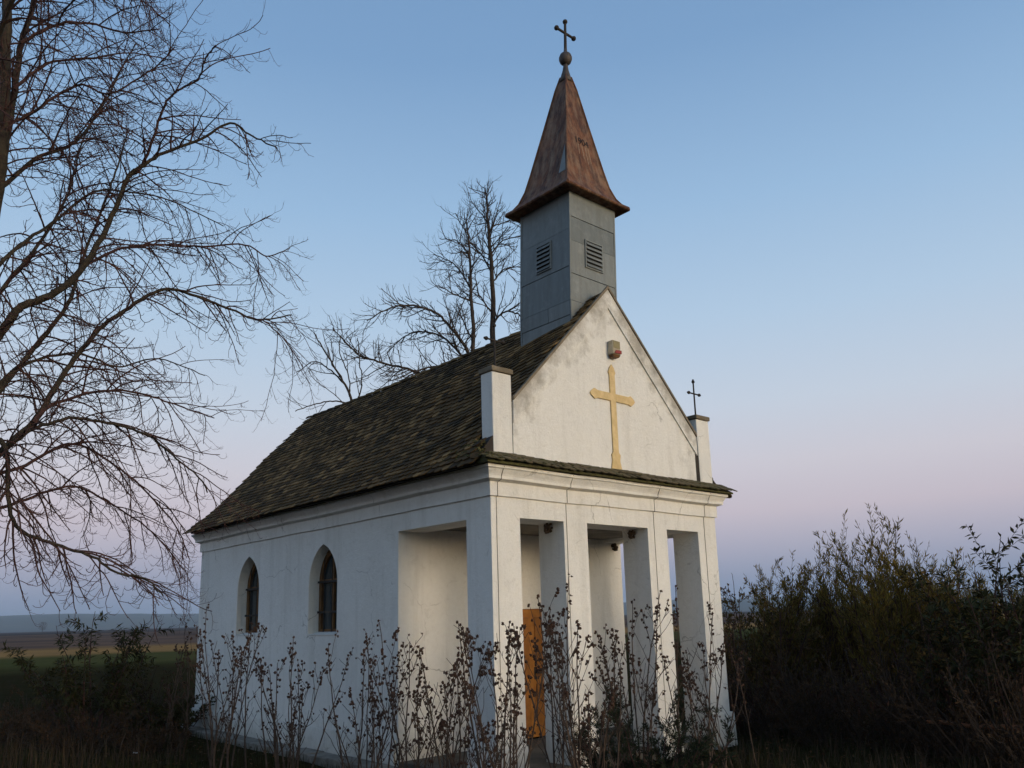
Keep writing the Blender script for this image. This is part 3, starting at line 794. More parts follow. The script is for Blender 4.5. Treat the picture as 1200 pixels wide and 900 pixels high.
for i in range(4):
    q = ((-1,-1),(1,-1),(1,1),(-1,1))
    a, b = q[i], q[(i+1) % 4]; rb.tube([(SX+a[0]*0.678, SY+a[1]*0.678, 8.04), (SX+b[0]*0.678, SY+b[1]*0.678, 8.04)], [0.024]*2, 6)
rb.xform(lean).build('spire_edging', M['rust'], st)
# patch of grey sheet on the left face by the near hip
def on_spire(face, u, z):
    for i in range(len(prof_s)-1):
        if prof_s[i][1] <= z <= prof_s[i+1][1] and i >= 1:
            t = (z-prof_s[i][1])/(prof_s[i+1][1]-prof_s[i][1]); hh = prof_s[i][0]+(prof_s[i+1][0]-prof_s[i][0])*t
            nrm_z = (prof_s[i][0]-prof_s[i+1][0])/(prof_s[i+1][1]-prof_s[i][1])
            return hh, nrm_z
def spire_pt(face, u, z, lift):
    hh, s = on_spire(face, u, z); q = Vector((0, -1, s)).normalized()*lift
    if face == 'f': return Vector((SX+u*hh, SY-hh+q.y, z+q.z))
    return Vector((SX-hh+q.y, SY+u*hh, z+q.z))
gp = MB(); gp.v = [tuple(spire_pt('l', u, z, 0.006)) for u, z in ((-0.93, 8.42), (-0.62, 8.42), (-0.90, 8.95))]; gp.f = [(0, 1, 2)]
gp.v += [tuple(spire_pt('l', u, z, 0.001)) for u, z in ((-0.93, 8.42), (-0.62, 8.42), (-0.90, 8.95))]; gp.f += [(5,4,3),(0,3,4,1),(1,4,5,2),(2,5,3,0)]
gp.xform(lean).build('patch_sheet', M['zinc'], st)
# painted year with pale runs below it
def glyph(ch): 
    cu = bpy.data.curves.new('year', 'FONT'); cu.body = ch; cu.size = 1; cu.extrude = 0.02
    o = bpy.data.objects.new('t', cu); COL.objects.link(o); bpy.context.view_layer.update()
    dg = bpy.context.evaluated_depsgraph_get(); me = bpy.data.meshes.new_from_object(o.evaluated_get(dg))
    v = [tuple(q.co) for q in me.vertices]; f = [tuple(p.vertices) for p in me.polygons]
    bpy.data.objects.remove(o); bpy.data.meshes.remove(me); bpy.data.curves.remove(cu); return v, f
yl = MB(); v, f = glyph('1904')
mnx = min(q[0] for q in v); mxx = max(q[0] for q in v)
ZL, HL = 9.06, 0.125
vv = []
for q in v:
    u = (q[0]-mnx)/(mxx-mnx)*0.86-0.40; z = ZL + q[1]/0.7*HL
    vv.append(tuple(spire_pt('f', u, z, 0.006+0.1*max(0, q[2]))))
yl.add(vv, f); yl.xform(lean).build('year_lettering', M['letter'], st)
dr_ = MB()
for u, ln in ((-0.27, 0.20), (-0.03, 0.27), (0.17, 0.34), (0.36, 0.30)):
    a = [(u-0.022, ZL-0.015), (u+0.022, ZL-0.015), (u+0.018, ZL-ln), (u-0.012, ZL-ln)]
    vs = [tuple(spire_pt('f', p, q, 0.004)) for p, q in a] + [tuple(spire_pt('f', p, q, 0.0005)) for p, q in a]
    dr_.add(vs, [(0,3,2,1),(0,1,5,4),(1,2,6,5),(2,3,7,6),(3,0,4,7)])
dr_.xform(lean).build('drip_stain', M['drip'], st)
fx, fy = SX, SY
fn = MB().lathe(fx, fy, [(0.105, 10.36), (0.088, 10.46), (0.05, 10.60), (0.036, 10.70), (0.036, 10.72)], 16)
fn.lathe(fx, fy, [(0.02, 10.70), (0.055, 10.715), (0.09, 10.75), (0.108, 10.80), (0.108, 10.84), (0.09, 10.89), (0.055, 10.925), (0.03, 10.94), (0.028, 11.0)], 18)
fn.xform(lean).build('finial', M['capmetal'], st, smooth=True)
# cross on the finial: build here so that it shares the lean
m = MB(); m.tube([(fx, fy, 10.96), (fx, fy, 11.50)], [0.026, 0.021], 8)
m.tube([(fx-0.19, fy, 11.31), (fx+0.19, fy, 11.31)], [0.021, 0.021], 8)
for p in ((fx-0.20, fy, 11.31), (fx+0.20, fy, 11.31), (fx, fy, 11.53)): m.blob(p, 0.042, 10, 7, 0.0)
m.xform(lean).build('spire_cross', M['iron'], st)

# ------------------------------------------------------------------ things on the chapel
al = thing('alarm_box', 'small beige alarm box with red lamp on the white gable above the yellow cross', 'alarm', (2.32, -0.01, 5.49))
bx_ = MB().box(2.235, 2.40, -0.105, -0.006, 5.50, 5.705); bx_.build('housing', M['beige'], al, bevel=0.012)
MB().box(2.25, 2.385, -0.112, -0.106, 5.59, 5.695).build('front_plate', M['olive'], al)
MB().add([(2.26,-0.125,5.51),(2.398,-0.125,5.515),(2.398,-0.125,5.565),(2.29,-0.125,5.555),(2.26,-0.1065,5.51),(2.398,-0.1065,5.515),(2.398,-0.1065,5.565),(2.29,-0.1065,5.555)],
         [(0,1,2,3),(0,4,5,1),(1,5,6,2),(2,6,7,3),(3,7,4,0)]).build('lamp', M['red'], al, bevel=0.0)
MB().add([(2.238,-0.102,5.497),(2.397,-0.102,5.497),(2.397,-0.012,5.497),(2.238,-0.012,5.497),(2.26,-0.09,5.463),(2.375,-0.09,5.463),(2.375,-0.02,5.463),(2.26,-0.02,5.463)],
         [(0,1,2,3),(4,7,6,5),(0,4,5,1),(1,5,6,2),(2,6,7,3),(3,7,4,0)]).build('base_cap', M['winwood'], al)
for (x, y, z, lab, sgx, sgy) in ((xs[1], 0.27, 3.0, 'mud swallow nest high in the porch opening nearest the corner, on the second pier', -1, 0),
                       (xs[3], 0.27, 3.0, 'mud swallow nest high in the wide middle porch opening, on the third pier', -1, 0),
                       (4.36, SO1, 3.0, 'mud swallow nest on the back wall of the porch seen through the middle opening', 0, -1)):
    nb = MB()
    for i in range(40):
        a = rng.uniform(0, pi); rr = 0.075*sqrt(rng.random()); hh = rng.uniform(-0.055, 0.05); k = 0.6+0.4*(hh+0.07)/0.13
        dx_, dy_ = rr*k*cos(a), rr*k*sin(a)
        px, py = (x - dy_ - 0.005, y + dx_) if sgx else (x + dx_, y - dy_ - 0.005)
        nb.blob((px, py, z+hh+0.02), 0.018, 6, 4, 0.25, rng)
    tag(nb.build('swallow_nest', M['nest']), lab, 'bird nest', 'swallow nests in the porch')

# paving band along the side wall
pv = MB(); n_ = 16
for i in range(n_):
    y0 = 0.3 + (L+0.3)*i/n_; y1 = 0.3 + (L+0.3)*(i+1)/n_ - 0.012
    w0 = rng.uniform(-0.02, 0.02); zt = 0.10+rng.uniform(-0.01, 0.01)
    pv.box(-0.36+w0, -0.065, y0, y1, -0.2, zt)
kind(pv.build('path', M['concrete'], bevel=0.008), 'structure')
#PLANTS
# ------------------------------------------------------------------ trees
def catmull(P, per=5):
    out = []; n = len(P)
    for i in range(n-1):
        p0, p1, p2, p3 = P[max(i-1, 0)], P[i], P[i+1], P[min(i+2, n-1)]
        for k in range(per):
            t = k/per; t2, t3 = t*t, t*t*t
            out.append(0.5*((2*p1) + (p2-p0)*t + (2*p0-5*p1+4*p2-p3)*t2 + (3*p1-p0-3*p2+p3)*t3))
    out.append(P[-1]); return out
def rand_perp(t, r):
    v = Vector((r.gauss(0, 1), r.gauss(0, 1), r.gauss(0, 1))); v -= t*v.dot(t)
    if v.length < 1e-4: v = t.orthogonal()
    return v.normalized()
def grow(p, d, length, r0, r1, nseg, r, droop, curl, wob):
    """a bending branch: sinks by droop first and curls up by curl towards its tip"""
    pts = [p.copy()]; rad = [r0]; d = d.normalized(); st = length/nseg
    for i in range(nseg):
        t = (i+1)/nseg
        d = (d + Vector((r.gauss(0, wob), r.gauss(0, wob), r.gauss(0, wob*0.8) - droop*(1-t) + curl*t*t))).normalized()
        p = p + d*st; pts.append(p.copy()); rad.append(r0 + (r1-r0)*t**0.8)
    return pts, rad
def spawn(mb, pts, rad, lev, P, r):
    """children of a branch, then their own children"""
    if lev >= len(P): return
    q = P[lev]; n = len(pts)-1
    cum = [0.0]
    for i in range(n): cum.append(cum[-1] + (pts[i+1]-pts[i]).length)
    tot = cum[-1]
    k = max(1, int(tot*q['per_m']*r.uniform(0.8, 1.2)))
    for c in range(k):
        s = q['from'] + (1-q['from'])*((c + r.random())/k); L_ = s*tot
        i = 0
        while i < n-1 and cum[i+1] < L_: i += 1
        f = (L_-cum[i])/max(1e-6, cum[i+1]-cum[i]); p = pts[i].lerp(pts[i+1], f); t = (pts[i+1]-pts[i]).normalized()
        v = rand_perp(t, r); v = (v + Vector((0, 0, q['lift']))).normalized()
        ang = radians(r.uniform(*q['ang'])); d = t*cos(ang) + v*sin(ang)
        ln = q['len']*r.uniform(0.45, 1.25)*(1.0 - q['fade']*s)
        pr = rad[i] + (rad[min(i+1, n)]-rad[i])*f
        r0 = min(pr*0.7, q['rad']*r.uniform(0.8, 1.2)); r1 = min(r0*0.6, q['tip'])
        cp, cr = grow(p, d, ln, r0, r1, q['seg'], r, q['droop'], q['curl'], q['wob'])
        mb.tube(cp, cr, q['n'], cap=False)
        spawn(mb, cp, cr, lev+1, P, r)

def guided_tree(name, label, D, trunk, limbs, extra, P, seed, barkm, twigm, px_m, group=None, cat='tree'):
    """trunk and limbs given by the places where their bends stand, each limb swinging towards or away from the viewer as well"""
    r = random.Random(seed)
    base = at(trunk[0][0], trunk[0][1], D); base.z = 0
    t = thing(name, label, cat, base, group)
    tk = MB(); cr = MB()
    def line(pl, w0, w1, dd):
        n = len(pl); pts = []
        for i, (x, y) in enumerate(pl):
            pts.append(at(x, y, D + dd*(i/(n-1))**1.2))
        pts = catmull(pts, 6); m = len(pts)
        pts = [p + Vector((r.gauss(0, 1), r.gauss(0, 1), r.gauss(0, 1)))*0.0045*D/10*(1 if 0 < i < m-1 else 0) for i, p in enumerate(pts)]
        rad = [(w0 + (w1-w0)*(i/(m-1))**0.7)*0.88/px_m/2 for i in range(m)]
        return pts, rad
    tp, tr = line(*trunk[1:][0]) if False else line(trunk, extra['w'][0], extra['w'][1], 0)
    tp.insert(0, Vector((tp[0].x, tp[0].y, -0.2))); tr.insert(0, tr[0]*1.25)
    tk.tube(tp, tr, 10)
    spawn(cr, tp[len(tp)//2:], tr[len(tr)//2:], 0, P, r)
    for pl, w0, w1, dd in limbs:
        pts, rad = line(pl, w0, w1, dd)
        (tk if w0 > 5 else cr).tube(pts, rad, 7 if w0 > 5 else 5, cap=False)
        spawn(cr, pts, rad, 0, P, r)
    for (z, az, el, ln, w) in extra.get('free', []):
        i = min(range(len(tp)), key=lambda j: abs(tp[j].z-z))
        d = Vector((sin(az)*cos(el), cos(az)*cos(el), sin(el)))
        pts, rad = grow(tp[i], d, ln, w, 0.012, 12, r, 0.05, 0.03, 0.08)
        tk.tube(pts, rad, 6, cap=False)
        spawn(cr, pts, rad, 0, P, r)
    tk.build('trunk', barkm, t, smooth=True); cr.build('crown', twigm, t)
    return t

BIG = [dict(per_m=9.2, len=1.2, rad=0.0115, tip=0.0042, seg=11, n=4, ang=(25, 60), lift=-0.15, droop=0.17, curl=0.10, wob=0.075, fade=0.45, **{'from': 0.08}),
       dict(per_m=9.0, len=0.38, rad=0.0066, tip=0.0042, seg=8, n=3, ang=(35, 70), lift=-0.30, droop=0.22, curl=0.55, wob=0.17, fade=0.35, **{'from': 0.10}),
       dict(per_m=9.5, len=0.13, rad=0.0050, tip=0.0036, seg=4, n=3, ang=(30, 65), lift=0.1, droop=0.02, curl=0.60, wob=0.12, fade=0.3, **{'from': 0.20})]
guided_tree('bare_tree', 'big bare tree with drooping twigs, its trunk at the left edge of the photo', 10.0,
    [(-62, 860), (-52, 700), (-42, 520), (-32, 380), (-14, 270), (0, 195), (5, 100), (8, 0), (13, -120), (20, -260)],
    [([(-14, 270), (-4, 212), (6, 170), (17, 105), (25, 50), (40, 0), (62, -90), (80, -200)], 13, 4, 0.6),
     ([(-38, 455), (-15, 410), (8, 380), (25, 359), (59, 346), (91, 321), (114, 287), (135, 245), (150, 207), (165, 196), (186, 182), (236, 163), (270, 144), (296, 160), (325, 174)], 13, 1.6, -0.8),
     ([(150, 207), (165, 196), (177, 169), (190, 131), (203, 110), (232, 93), (241, 68), (253, 53)], 5, 1.6, -1.3),
     ([(91, 321), (106, 308), (144, 291), (186, 287), (237, 289), (287, 287), (313, 300), (338, 291)], 5, 1.5, 0.9),
     ([(-46, 620), (-25, 565), (0, 530), (39, 495), (61, 460), (87, 421), (117, 386), (152, 360), (193, 339), (238, 350), (277, 365), (303, 375), (342, 369)], 11, 1.8, 0.4),
     ([(303, 375), (312, 378), (334, 399), (355, 430)], 2.2, 1.3, 0.5),
     ([(-40, 505), (-15, 474), (0, 456), (26, 425), (43, 404), (78, 360), (89, 330), (98, 300), (125, 230), (140, 190), (150, 150)], 10, 1.8, 1.2),
     ([(0, 530), (20, 515), (43, 501), (87, 490), (121, 495), (156, 503), (182, 516), (208, 538), (234, 560), (243, 577)], 5.5, 1.6, -0.5),
     ([(39, 495), (61, 475), (108, 460), (147, 458), (186, 467), (221, 480), (251, 490)], 5, 1.6, 0.9),
     ([(-44, 560), (-20, 520), (0, 516), (9, 538), (9, 581), (22, 620), (65, 638), (108, 653), (139, 672), (169, 677), (191, 698)], 8, 1.6, -0.6),
     ([(-20, 560), (30, 545), (80, 520), (120, 535), (165, 570), (205, 615), (222, 655)], 5, 1.4, 0.8),
     ([(-10, 600), (30, 585), (85, 570), (130, 590), (180, 625), (215, 668)], 4.5, 1.4, 1.5),
     ([(25, 50), (63, 30), (106, 27), (144, 38), (186, 34)], 5, 1.5, -0.7),
     ([(-6, 226), (42, 186), (84, 169), (114, 135), (140, 85), (160, 50)], 6, 1.5, 0.8),
     ([(17, 105), (55, 75), (110, 68), (150, 62), (200, 70)], 4.5, 1.4, 0.9),
     ([(2, 150), (40, 130), (90, 100), (130, 110), (180, 80), (205, 55)], 4.5, 1.4, -1.0),
     ([(-20, 330), (20, 290), (60, 262), (110, 225), (150, 225), (200, 235), (262, 265)], 5.5, 1.4, 1.4),
     ([(-30, 380), (10, 330), (50, 280), (80, 225), (95, 170), (120, 120)], 6.5, 1.5, 1.7),
     ([(40, 0), (75, -25), (120, -20), (165, 0), (200, 30)], 4, 1.4, 0.5),
     ([(8, 0), (35, -40), (90, -60), (150, -30), (180, 5)], 4, 1.4, -0.6),
     ([(-40, 500), (10, 440), (50, 420), (95, 415), (140, 430), (185, 420), (240, 440)], 5.5, 1.4, 1.8)],
    dict(w=(34, 6), free=[(2.6, radians(-70), 0.5, 4.2, 0.06), (3.4, radians(-20), 0.6, 4.2, 0.06), (4.3, radians(-110), 0.7, 4.0, 0.05), (5.2, radians(-45), 0.7, 3.8, 0.05), (6.3, radians(-150), 0.8, 3.4, 0.045)]),
    BIG, 11, M['bark'], M['twig'], 93)

FAR = [dict(per_m=8.0, len=1.15, rad=0.022, tip=0.010, seg=8, n=3, ang=(30, 65), lift=0.12, droop=0.06, curl=0.18, wob=0.09, fade=0.5, **{'from': 0.10}),
       dict(per_m=6.5, len=0.50, rad=0.011, tip=0.007, seg=5, n=3, ang=(25, 60), lift=0.15, droop=0.06, curl=0.28, wob=0.12, fade=0.3, **{'from': 0.12}),
       dict(per_m=4.0, len=0.24, rad=0.008, tip=0.006, seg=3, n=3, ang=(25, 60), lift=0.15, droop=0.0, curl=0.35, wob=0.12, fade=0.3, **{'from': 0.2})]
guided_tree('bare_tree', 'tall bare tree with one straight dark trunk behind the chapel roof, touching the steeple', 24.0,
    [(580, 760), (579, 500), (578, 400), (577, 330), (572, 270), (571, 240), (568, 220)],
    [([(577, 385), (583, 372), (596, 365), (612, 372), (622, 390)], 4, 1.4, -0.6), ([(575, 335), (590, 316), (612, 312)], 3, 1.2, 0.5), ([(573, 300), (590, 282), (612, 276)], 3, 1.2, -0.4),
     ([(572, 272), (585, 262), (608, 258)], 2.5, 1.1, 0.4), ([(577, 320), (562, 296), (545, 280)], 3, 1.1, 0.6), ([(575, 365), (562, 345), (556, 320)], 3, 1.1, -0.8), ([(572, 262), (560, 245), (552, 236)], 2, 1.1, 0.5)],
    dict(w=(13, 1.6)), FAR, 5, M['bark2'], M['bark2'], 39, group='bare trees behind the chapel')
guided_tree('bare_tree', 'bare tree with long limbs arching to the left behind the middle of the roof ridge', 23.0,
    [(558, 760), (556, 520), (555, 410), (552, 340), (550, 290), (546, 258)],
    [([(556, 430), (548, 412), (530, 386), (510, 366), (480, 358), (455, 362), (430, 376)], 6, 1.3, -1.0), ([(556, 445), (540, 416), (520, 396), (495, 388), (475, 394), (455, 412)], 4.5, 1.3, 1.0),
     ([(556, 470), (530, 435), (505, 430), (480, 440), (462, 452)], 4, 1.3, -0.6), ([(552, 340), (535, 312), (508, 298)], 3, 1.1, 0.7), ([(552, 352), (535, 346), (514, 334)], 3, 1.1, -0.6),
     ([(555, 400), (542, 375), (535, 350)], 3, 1.1, 0.9), ([(550, 300), (536, 283), (516, 280)], 2.3, 1.1, 0.2), ([(556, 485), (492, 438), (455, 427), (425, 418), (408, 405), (390, 384)], 4.5, 1.3, -1.6), ([(548, 275), (540, 262), (534, 250)], 2, 1.1, 0.2)],
    dict(w=(10, 1.6)), FAR, 6, M['bark2'], M['bark2'], 40, group='bare trees behind the chapel')
guided_tree('bare_tree', 'low bare tree peeping over the far end of the roof ridge', 20.0,
    [(424, 770), (420, 560), (414, 480), (402, 446), (384, 418), (368, 390)],
    [([(404, 450), (385, 432), (368, 424), (348, 436)], 2.6, 1.1, 0.6), ([(412, 474), (390, 470), (368, 474), (346, 482)], 2.6, 1.1, -0.5), ([(414, 480), (424, 452), (421, 420), (419, 396)], 2.4, 1.1, 0.4), ([(410, 465), (408, 440), (398, 410), (400, 392)], 2.2, 1.1, 0.3)],
    dict(w=(6, 1.4)), [dict(FAR[0], per_m=3.6), dict(FAR[1], per_m=4.0)], 9, M['bark2'], M['bark2'], 46, group='bare trees behind the chapel')

# ------------------------------------------------------------------ shrubs with seed pods along the chapel
def pod_shrub(base, tops, label, seed, nst, hgt, lean_=Vector((0, 0, 0)), spread=0.32):
    r = random.Random(seed); t = thing('flowering_shrub', label, 'shrub', base, 'shrubs with seed pods along the chapel')
    sm = MB(); pm = MB()
    def pods(p, d, n):
        for i in range(n):
            q = p + Vector((r.gauss(0, .017), r.gauss(0, .017), r.gauss(0, .016)))
            sm.tube([p, q], [0.0028, 0.002], 3, cap=False)
            pm.blob(q, r.uniform(0.008, 0.016), 6, 4, 0.4, r, (1, 1, 1.15))
            for e in range(4):               # open calyx lobes and curled dry leaves
                pm.leaf(q, Vector((r.gauss(0, 1), r.gauss(0, 1), r.gauss(0.2, 1))), r.uniform(.014, .030), .011, Vector((r.gauss(0, 1), r.gauss(0, 1), r.gauss(0, 1))))
    for k in range(nst):
        az = az0 = r.uniform(0, 2*pi); lean_a = r.uniform(0.3, 1.0)*spread
        az += r.gauss(0, .7); d = Vector((cos(az)*lean_a, sin(az)*lean_a, 1)) + lean_
        ln = hgt*r.choice((r.uniform(0.45, 0.75), r.uniform(0.70, 0.95), r.uniform(0.82, 1.06)))
        p0 = base + Vector((cos(az0), sin(az0), 0))*r.uniform(0.04, 0.34); p0.z = -0.05
        pts, rad = grow(p0, d, ln, r.uniform(.009, .015), .0042, 14, r, 0.0, 0.05, 0.05)
        sm.tube(pts, rad, 5, cap=False); [pods(pts[-1].lerp(pts[-4], q/6), None, r.choice((1, 1, 2, 2, 3))) for q in range(6)]
        nb = r.randint(4, 9)
        for c in range(nb):
            i = r.randint(3, 12); v = rand_perp((pts[i+1]-pts[i]).normalized(), r); a = radians(r.uniform(22, 42))
            dd = (pts[i+1]-pts[i]).normalized()*cos(a) + v*sin(a) + Vector((0, 0, .25))
            cp, cr_ = grow(pts[i], dd, ln*r.uniform(.12, .30)*(1.2-i/14*.5), rad[i]*0.6, .003, 6, r, 0, .12, .09)
            sm.tube(cp, cr_, 4, cap=False)
            if r.random() < -0.15 + 1.1*(cp[-1].z/hgt): [pods(cp[-1].lerp(cp[-3], q/4), None, r.choice((1, 1, 2))) for q in range(r.randint(1, 4))]
            for e in range(r.randint(0, 3)):
                j = r.randint(2, 5); v = rand_perp(Vector((0, 0, 1)), r)
                c2, r2 = grow(cp[j], v*0.6+Vector((0, 0, 0.8)), r.uniform(.06, .16), .0035, .0025, 3, r, 0, .1, .1)
                sm.tube(c2, r2, 3, cap=False)
                if r.random() < -0.15 + 0.9*(c2[-1].z/hgt): pods(c2[-1], None, r.randint(1, 2))
        for i in range(6, 14):
            if r.random() < 0.22: pods(pts[i], None, 1)
    sm.build('stems', M['stem'], t); kind(pm.build('seed_pods', M['pod'], t), 'stuff')
    return t
SHR = [  # px of the foot, distance, top row in the photograph, stems, label
    (272, 12.2, 712, 11, 'seed pod shrub farthest along the side wall, below the far arched window', 0.20),
    (345, 11.3, 752, 9, 'short seed pod shrub below the gap between the two arched windows', 0.26),
    (430, 10.2, 744, 10, 'seed pod shrub on the side wall next left of the porch side opening', 0.22),
    (505, 8.9, 732, 11, 'seed pod shrub in front of the porch side opening', 0.20),
    (594, 7.9, 702, 12, 'tall seed pod shrub at the front corner of the chapel', 0.17),
    (556, 8.4, 728, 7, 'thin seed pod shrub before the corner pier, left of the tall corner shrub', 0.16),
    (682, 8.3, 688, 15, 'broad dense seed pod shrub before the second pier and middle porch opening', 0.21),
    (752, 9.4, 702, 11, 'seed pod shrub before the third pier, rising behind the dark juniper', 0.18),
    (815, 10.2, 712, 6, 'sparse seed pod shrub before the narrow right porch opening', 0.15)]
for i, (px, d, ty, ns, lab, spr) in enumerate(SHR):
    b = ground_at(px, d); top = at(px, ty, d).z
    pod_shrub(b, None, lab, 40+i, ns+(i*7)%4, (top+0.08)*1.0, spread=spr*1.15)
side_v = rt
pod_shrub(ground_at(852, 10.8), None, 'seed pod shrub leaning left across the rightmost pier', 61, 5, 1.92, lean_=rt*-0.26, spread=0.10)
pod_shrub(ground_at(862, 14.2), None, 'lone seed pod shrub standing out right behind the chapel corner', 62, 4, at(862, 662, 14.2).z, spread=0.10)
pod_shrub(ground_at(216, 15.6), None, 'dark seed pod shrub at the far back corner of the side wall', 63, 6, at(222, 738, 15.6).z, spread=0.12)

# ------------------------------------------------------------------ bushes
def bush(name, label, base, hgt, rad, style, seed, group, nst=None, nleaf=2600):
    r = random.Random(seed); t = thing(name, label, 'bush', base, group)
    sm = MB(); fm = MB()
    st = dict(
        willow=dict(m='willow', L=(.06, .12), w=.016, up=1.3, ns=40, sub=14, dens=3.6, lo=.25, spread=.34),
        olive=dict(m='olive_leaf', L=(.05, .09), w=.028, up=0.6, ns=30, sub=12, dens=2.2, lo=.2, spread=.6),
        dark=dict(m='darkleaf', L=(.05, .085), w=.036, up=0.4, ns=24, sub=11, dens=1.6, lo=.15, spread=.6),
        walnut=dict(m='darkleaf', L=(.09, .15), w=.042, up=0.2, ns=12, sub=10, dens=1.2, lo=.35, spread=.45),
        brown=dict(m='brownleaf', L=(.03, .06), w=.022, up=0.5, ns=30, sub=9, dens=1.1, lo=.08, spread=.65),
        red=dict(m='redleaf', L=(.03, .06), w=.028, up=0.4, ns=18, sub=9, dens=0.9, lo=.2, spread=.6),
        fern=dict(m='darkleaf', L=(.10, .17), w=.032, up=-0.3, ns=14, sub=9, dens=1.7, lo=.25, spread=.55),
        juniper=dict(m='juniper', L=(.025, .05), w=.010, up=0.6, ns=16, sub=12, dens=1.6, lo=.05, spread=.55))[style]
    tips = []
    for k in range(nst or st['ns']):
        az = r.uniform(0, 2*pi); q = sqrt(r.random())
        p0 = base + Vector((cos(az)*q, sin(az)*q, 0))*rad*0.45; p0.z = -0.05
        d = Vector((cos(az)*q*st['spread']*rad*1.2/max(.5, hgt*0.5), sin(az)*q*st['spread']*rad*1.2/max(.5, hgt*0.5), 1))
        ln = hgt*(r.uniform(0.6, 1.0) if k > 2 else r.uniform(0.95, 1.03))*(1.03 - 0.22*q*q)
        pts, rr = grow(p0, d, ln, 0.012+0.006*hgt*r.random(), 0.004, 12, r, 0.0, 0.10 if style == 'willow' else 0.02, 0.06)
        sm.tube(pts, rr, 4, cap=False)
        tips.append((pts, 12))
        for c in range(st['sub']):
            i = r.randint(max(1, int(12*st['lo'])), 11); tg = (pts[i+1]-pts[i]).normalized(); v = rand_perp(tg, r); a = radians(r.uniform(14, 36) if style == 'willow' else r.uniform(25, 60))
            cp, cr_ = grow(pts[i], tg*cos(a)+v*sin(a), ln*r.uniform(.10, .30), rr[i]*0.55, .0028, 6, r, 0.06 if st['up'] < 0 else 0, 0.10*st['up'], 0.10)
            sm.tube(cp, cr_, 3, cap=False); tips.append((cp, 6))
    per = max(1, int(nleaf*st['dens']/len(tips)))
    for pts, n in tips:
        for e in range(per):
            s = r.random()**0.75; x = s*(len(pts)-1); i = min(int(x), len(pts)-2); p = pts[i].lerp(pts[i+1], x-i)
            if n == 12 and p.z < hgt*st['lo']: continue
            tg = (pts[i+1]-pts[i]).normalized(); v = rand_perp(tg, r)
            if style in ('walnut', 'fern'):    # long leaflets in pairs along a drooping stalk
                dd = (v*0.9 + tg*0.6 + Vector((0, 0, -0.15 if style == 'walnut' else -0.45))).normalized()
                fm.leaf(p, dd, r.uniform(*st['L']), st['w'], Vector((r.gauss(0, .4), r.gauss(0, .4), 1)))
            else:
                dd = (tg*0.7 + v*r.uniform(.4, .9) + Vector((0, 0, 0.25*st['up']))).normalized()
                p = p + v*r.uniform(0, .02)
                fm.leaf(p, dd, r.uniform(*st['L']), st['w']*r.uniform(.8, 1.25), rand_perp(dd, r))
    sm.build('stems', M['darkstem'] if style in ('brown', 'red') else M['twig'], t); fm.build('foliage', M[st['m']], t)
    return t
HEDGE = [
    (852, 17.5, 702, 0.9, 'dark', 3000, 'dark green bush just right of the chapel, half hidden by its corner'),
    (884, 15.6, 668, 0.75, 'olive', 3600, 'brownish olive bush second from the chapel in the hedge'),
    (930, 16.2, 652, 0.85, 'willow', 4200, 'feathery thin leaved bush with a spiky top between two lower hedge bushes'),
    (978, 16.4, 638, 0.55, 'willow', 1500, 'loose tall feathery bush with see-through top, left of the tallest hedge bush'),
    (1000, 17.5, 690, 1.1, 'dark', 3200, 'low dark bush in the dip of the hedge outline'),
    (1042, 14.8, 612, 0.85, 'willow', 5600, 'tallest dense feathery bush in the middle of the hedge'),
    (1086, 15.8, 640, 0.7, 'willow', 2600, 'feathery bush just right of the tallest hedge bush'),
    (1098, 13.8, 668, 0.9, 'olive', 3600, 'round brownish bush in front of the feathery hedge bushes'),
    (1140, 12.8, 622, 0.8, 'walnut', 2400, 'bush with large pointed leaves against the sky near the right edge'),
    (1160, 14.2, 640, 0.9, 'willow', 4200, 'olive green bush behind the large leaved bushes at the right'),
    (1200, 12.2, 616, 0.85, 'walnut', 2600, 'large leaved bush cut by the right edge of the photo'),
    (1240, 13.5, 640, 1.1, 'dark', 3000, 'dark bush beyond the right edge of the photo')]
for i, (px, d, ty, rad, sty, nl, lab) in enumerate(HEDGE):
    bush('hedge_bush', lab, ground_at(px, d), at(px, ty, d).z, rad, sty, 100+i, 'bushes of the hedge right of the chapel', nleaf=nl)
THICK = [
    (872, 14.3, 770, 0.75, 'red', 'low reddish leaved bush beside the right pier'),
    (915, 13.6, 745, 0.9, 'brown', 'brown twiggy thicket right of the low reddish bush'),
    (965, 13.2, 738, 0.95, 'brown', 'brown twiggy thicket below the loose see-through bush'),
    (1025, 12.8, 730, 1.0, 'brown', 'brown twiggy thicket below the tallest hedge bush'),
    (1085, 12.4, 730, 1.0, 'brown', 'brown twiggy thicket left of the end of the reddish pole'),
    (1145, 11.9, 725, 1.0, 'brown', 'brown twiggy thicket behind the reddish pole'),
    (1205, 11.4, 715, 1.0, 'brown', 'brown twiggy thicket at the lower right edge of the photo')]
for i, (px, d, ty, rad, sty, lab) in enumerate(THICK):
    bush('thicket_bush', lab, ground_at(px, d), at(px, ty, d).z, rad, sty, 140+i, 'twiggy thickets before the hedge', nleaf=2600)
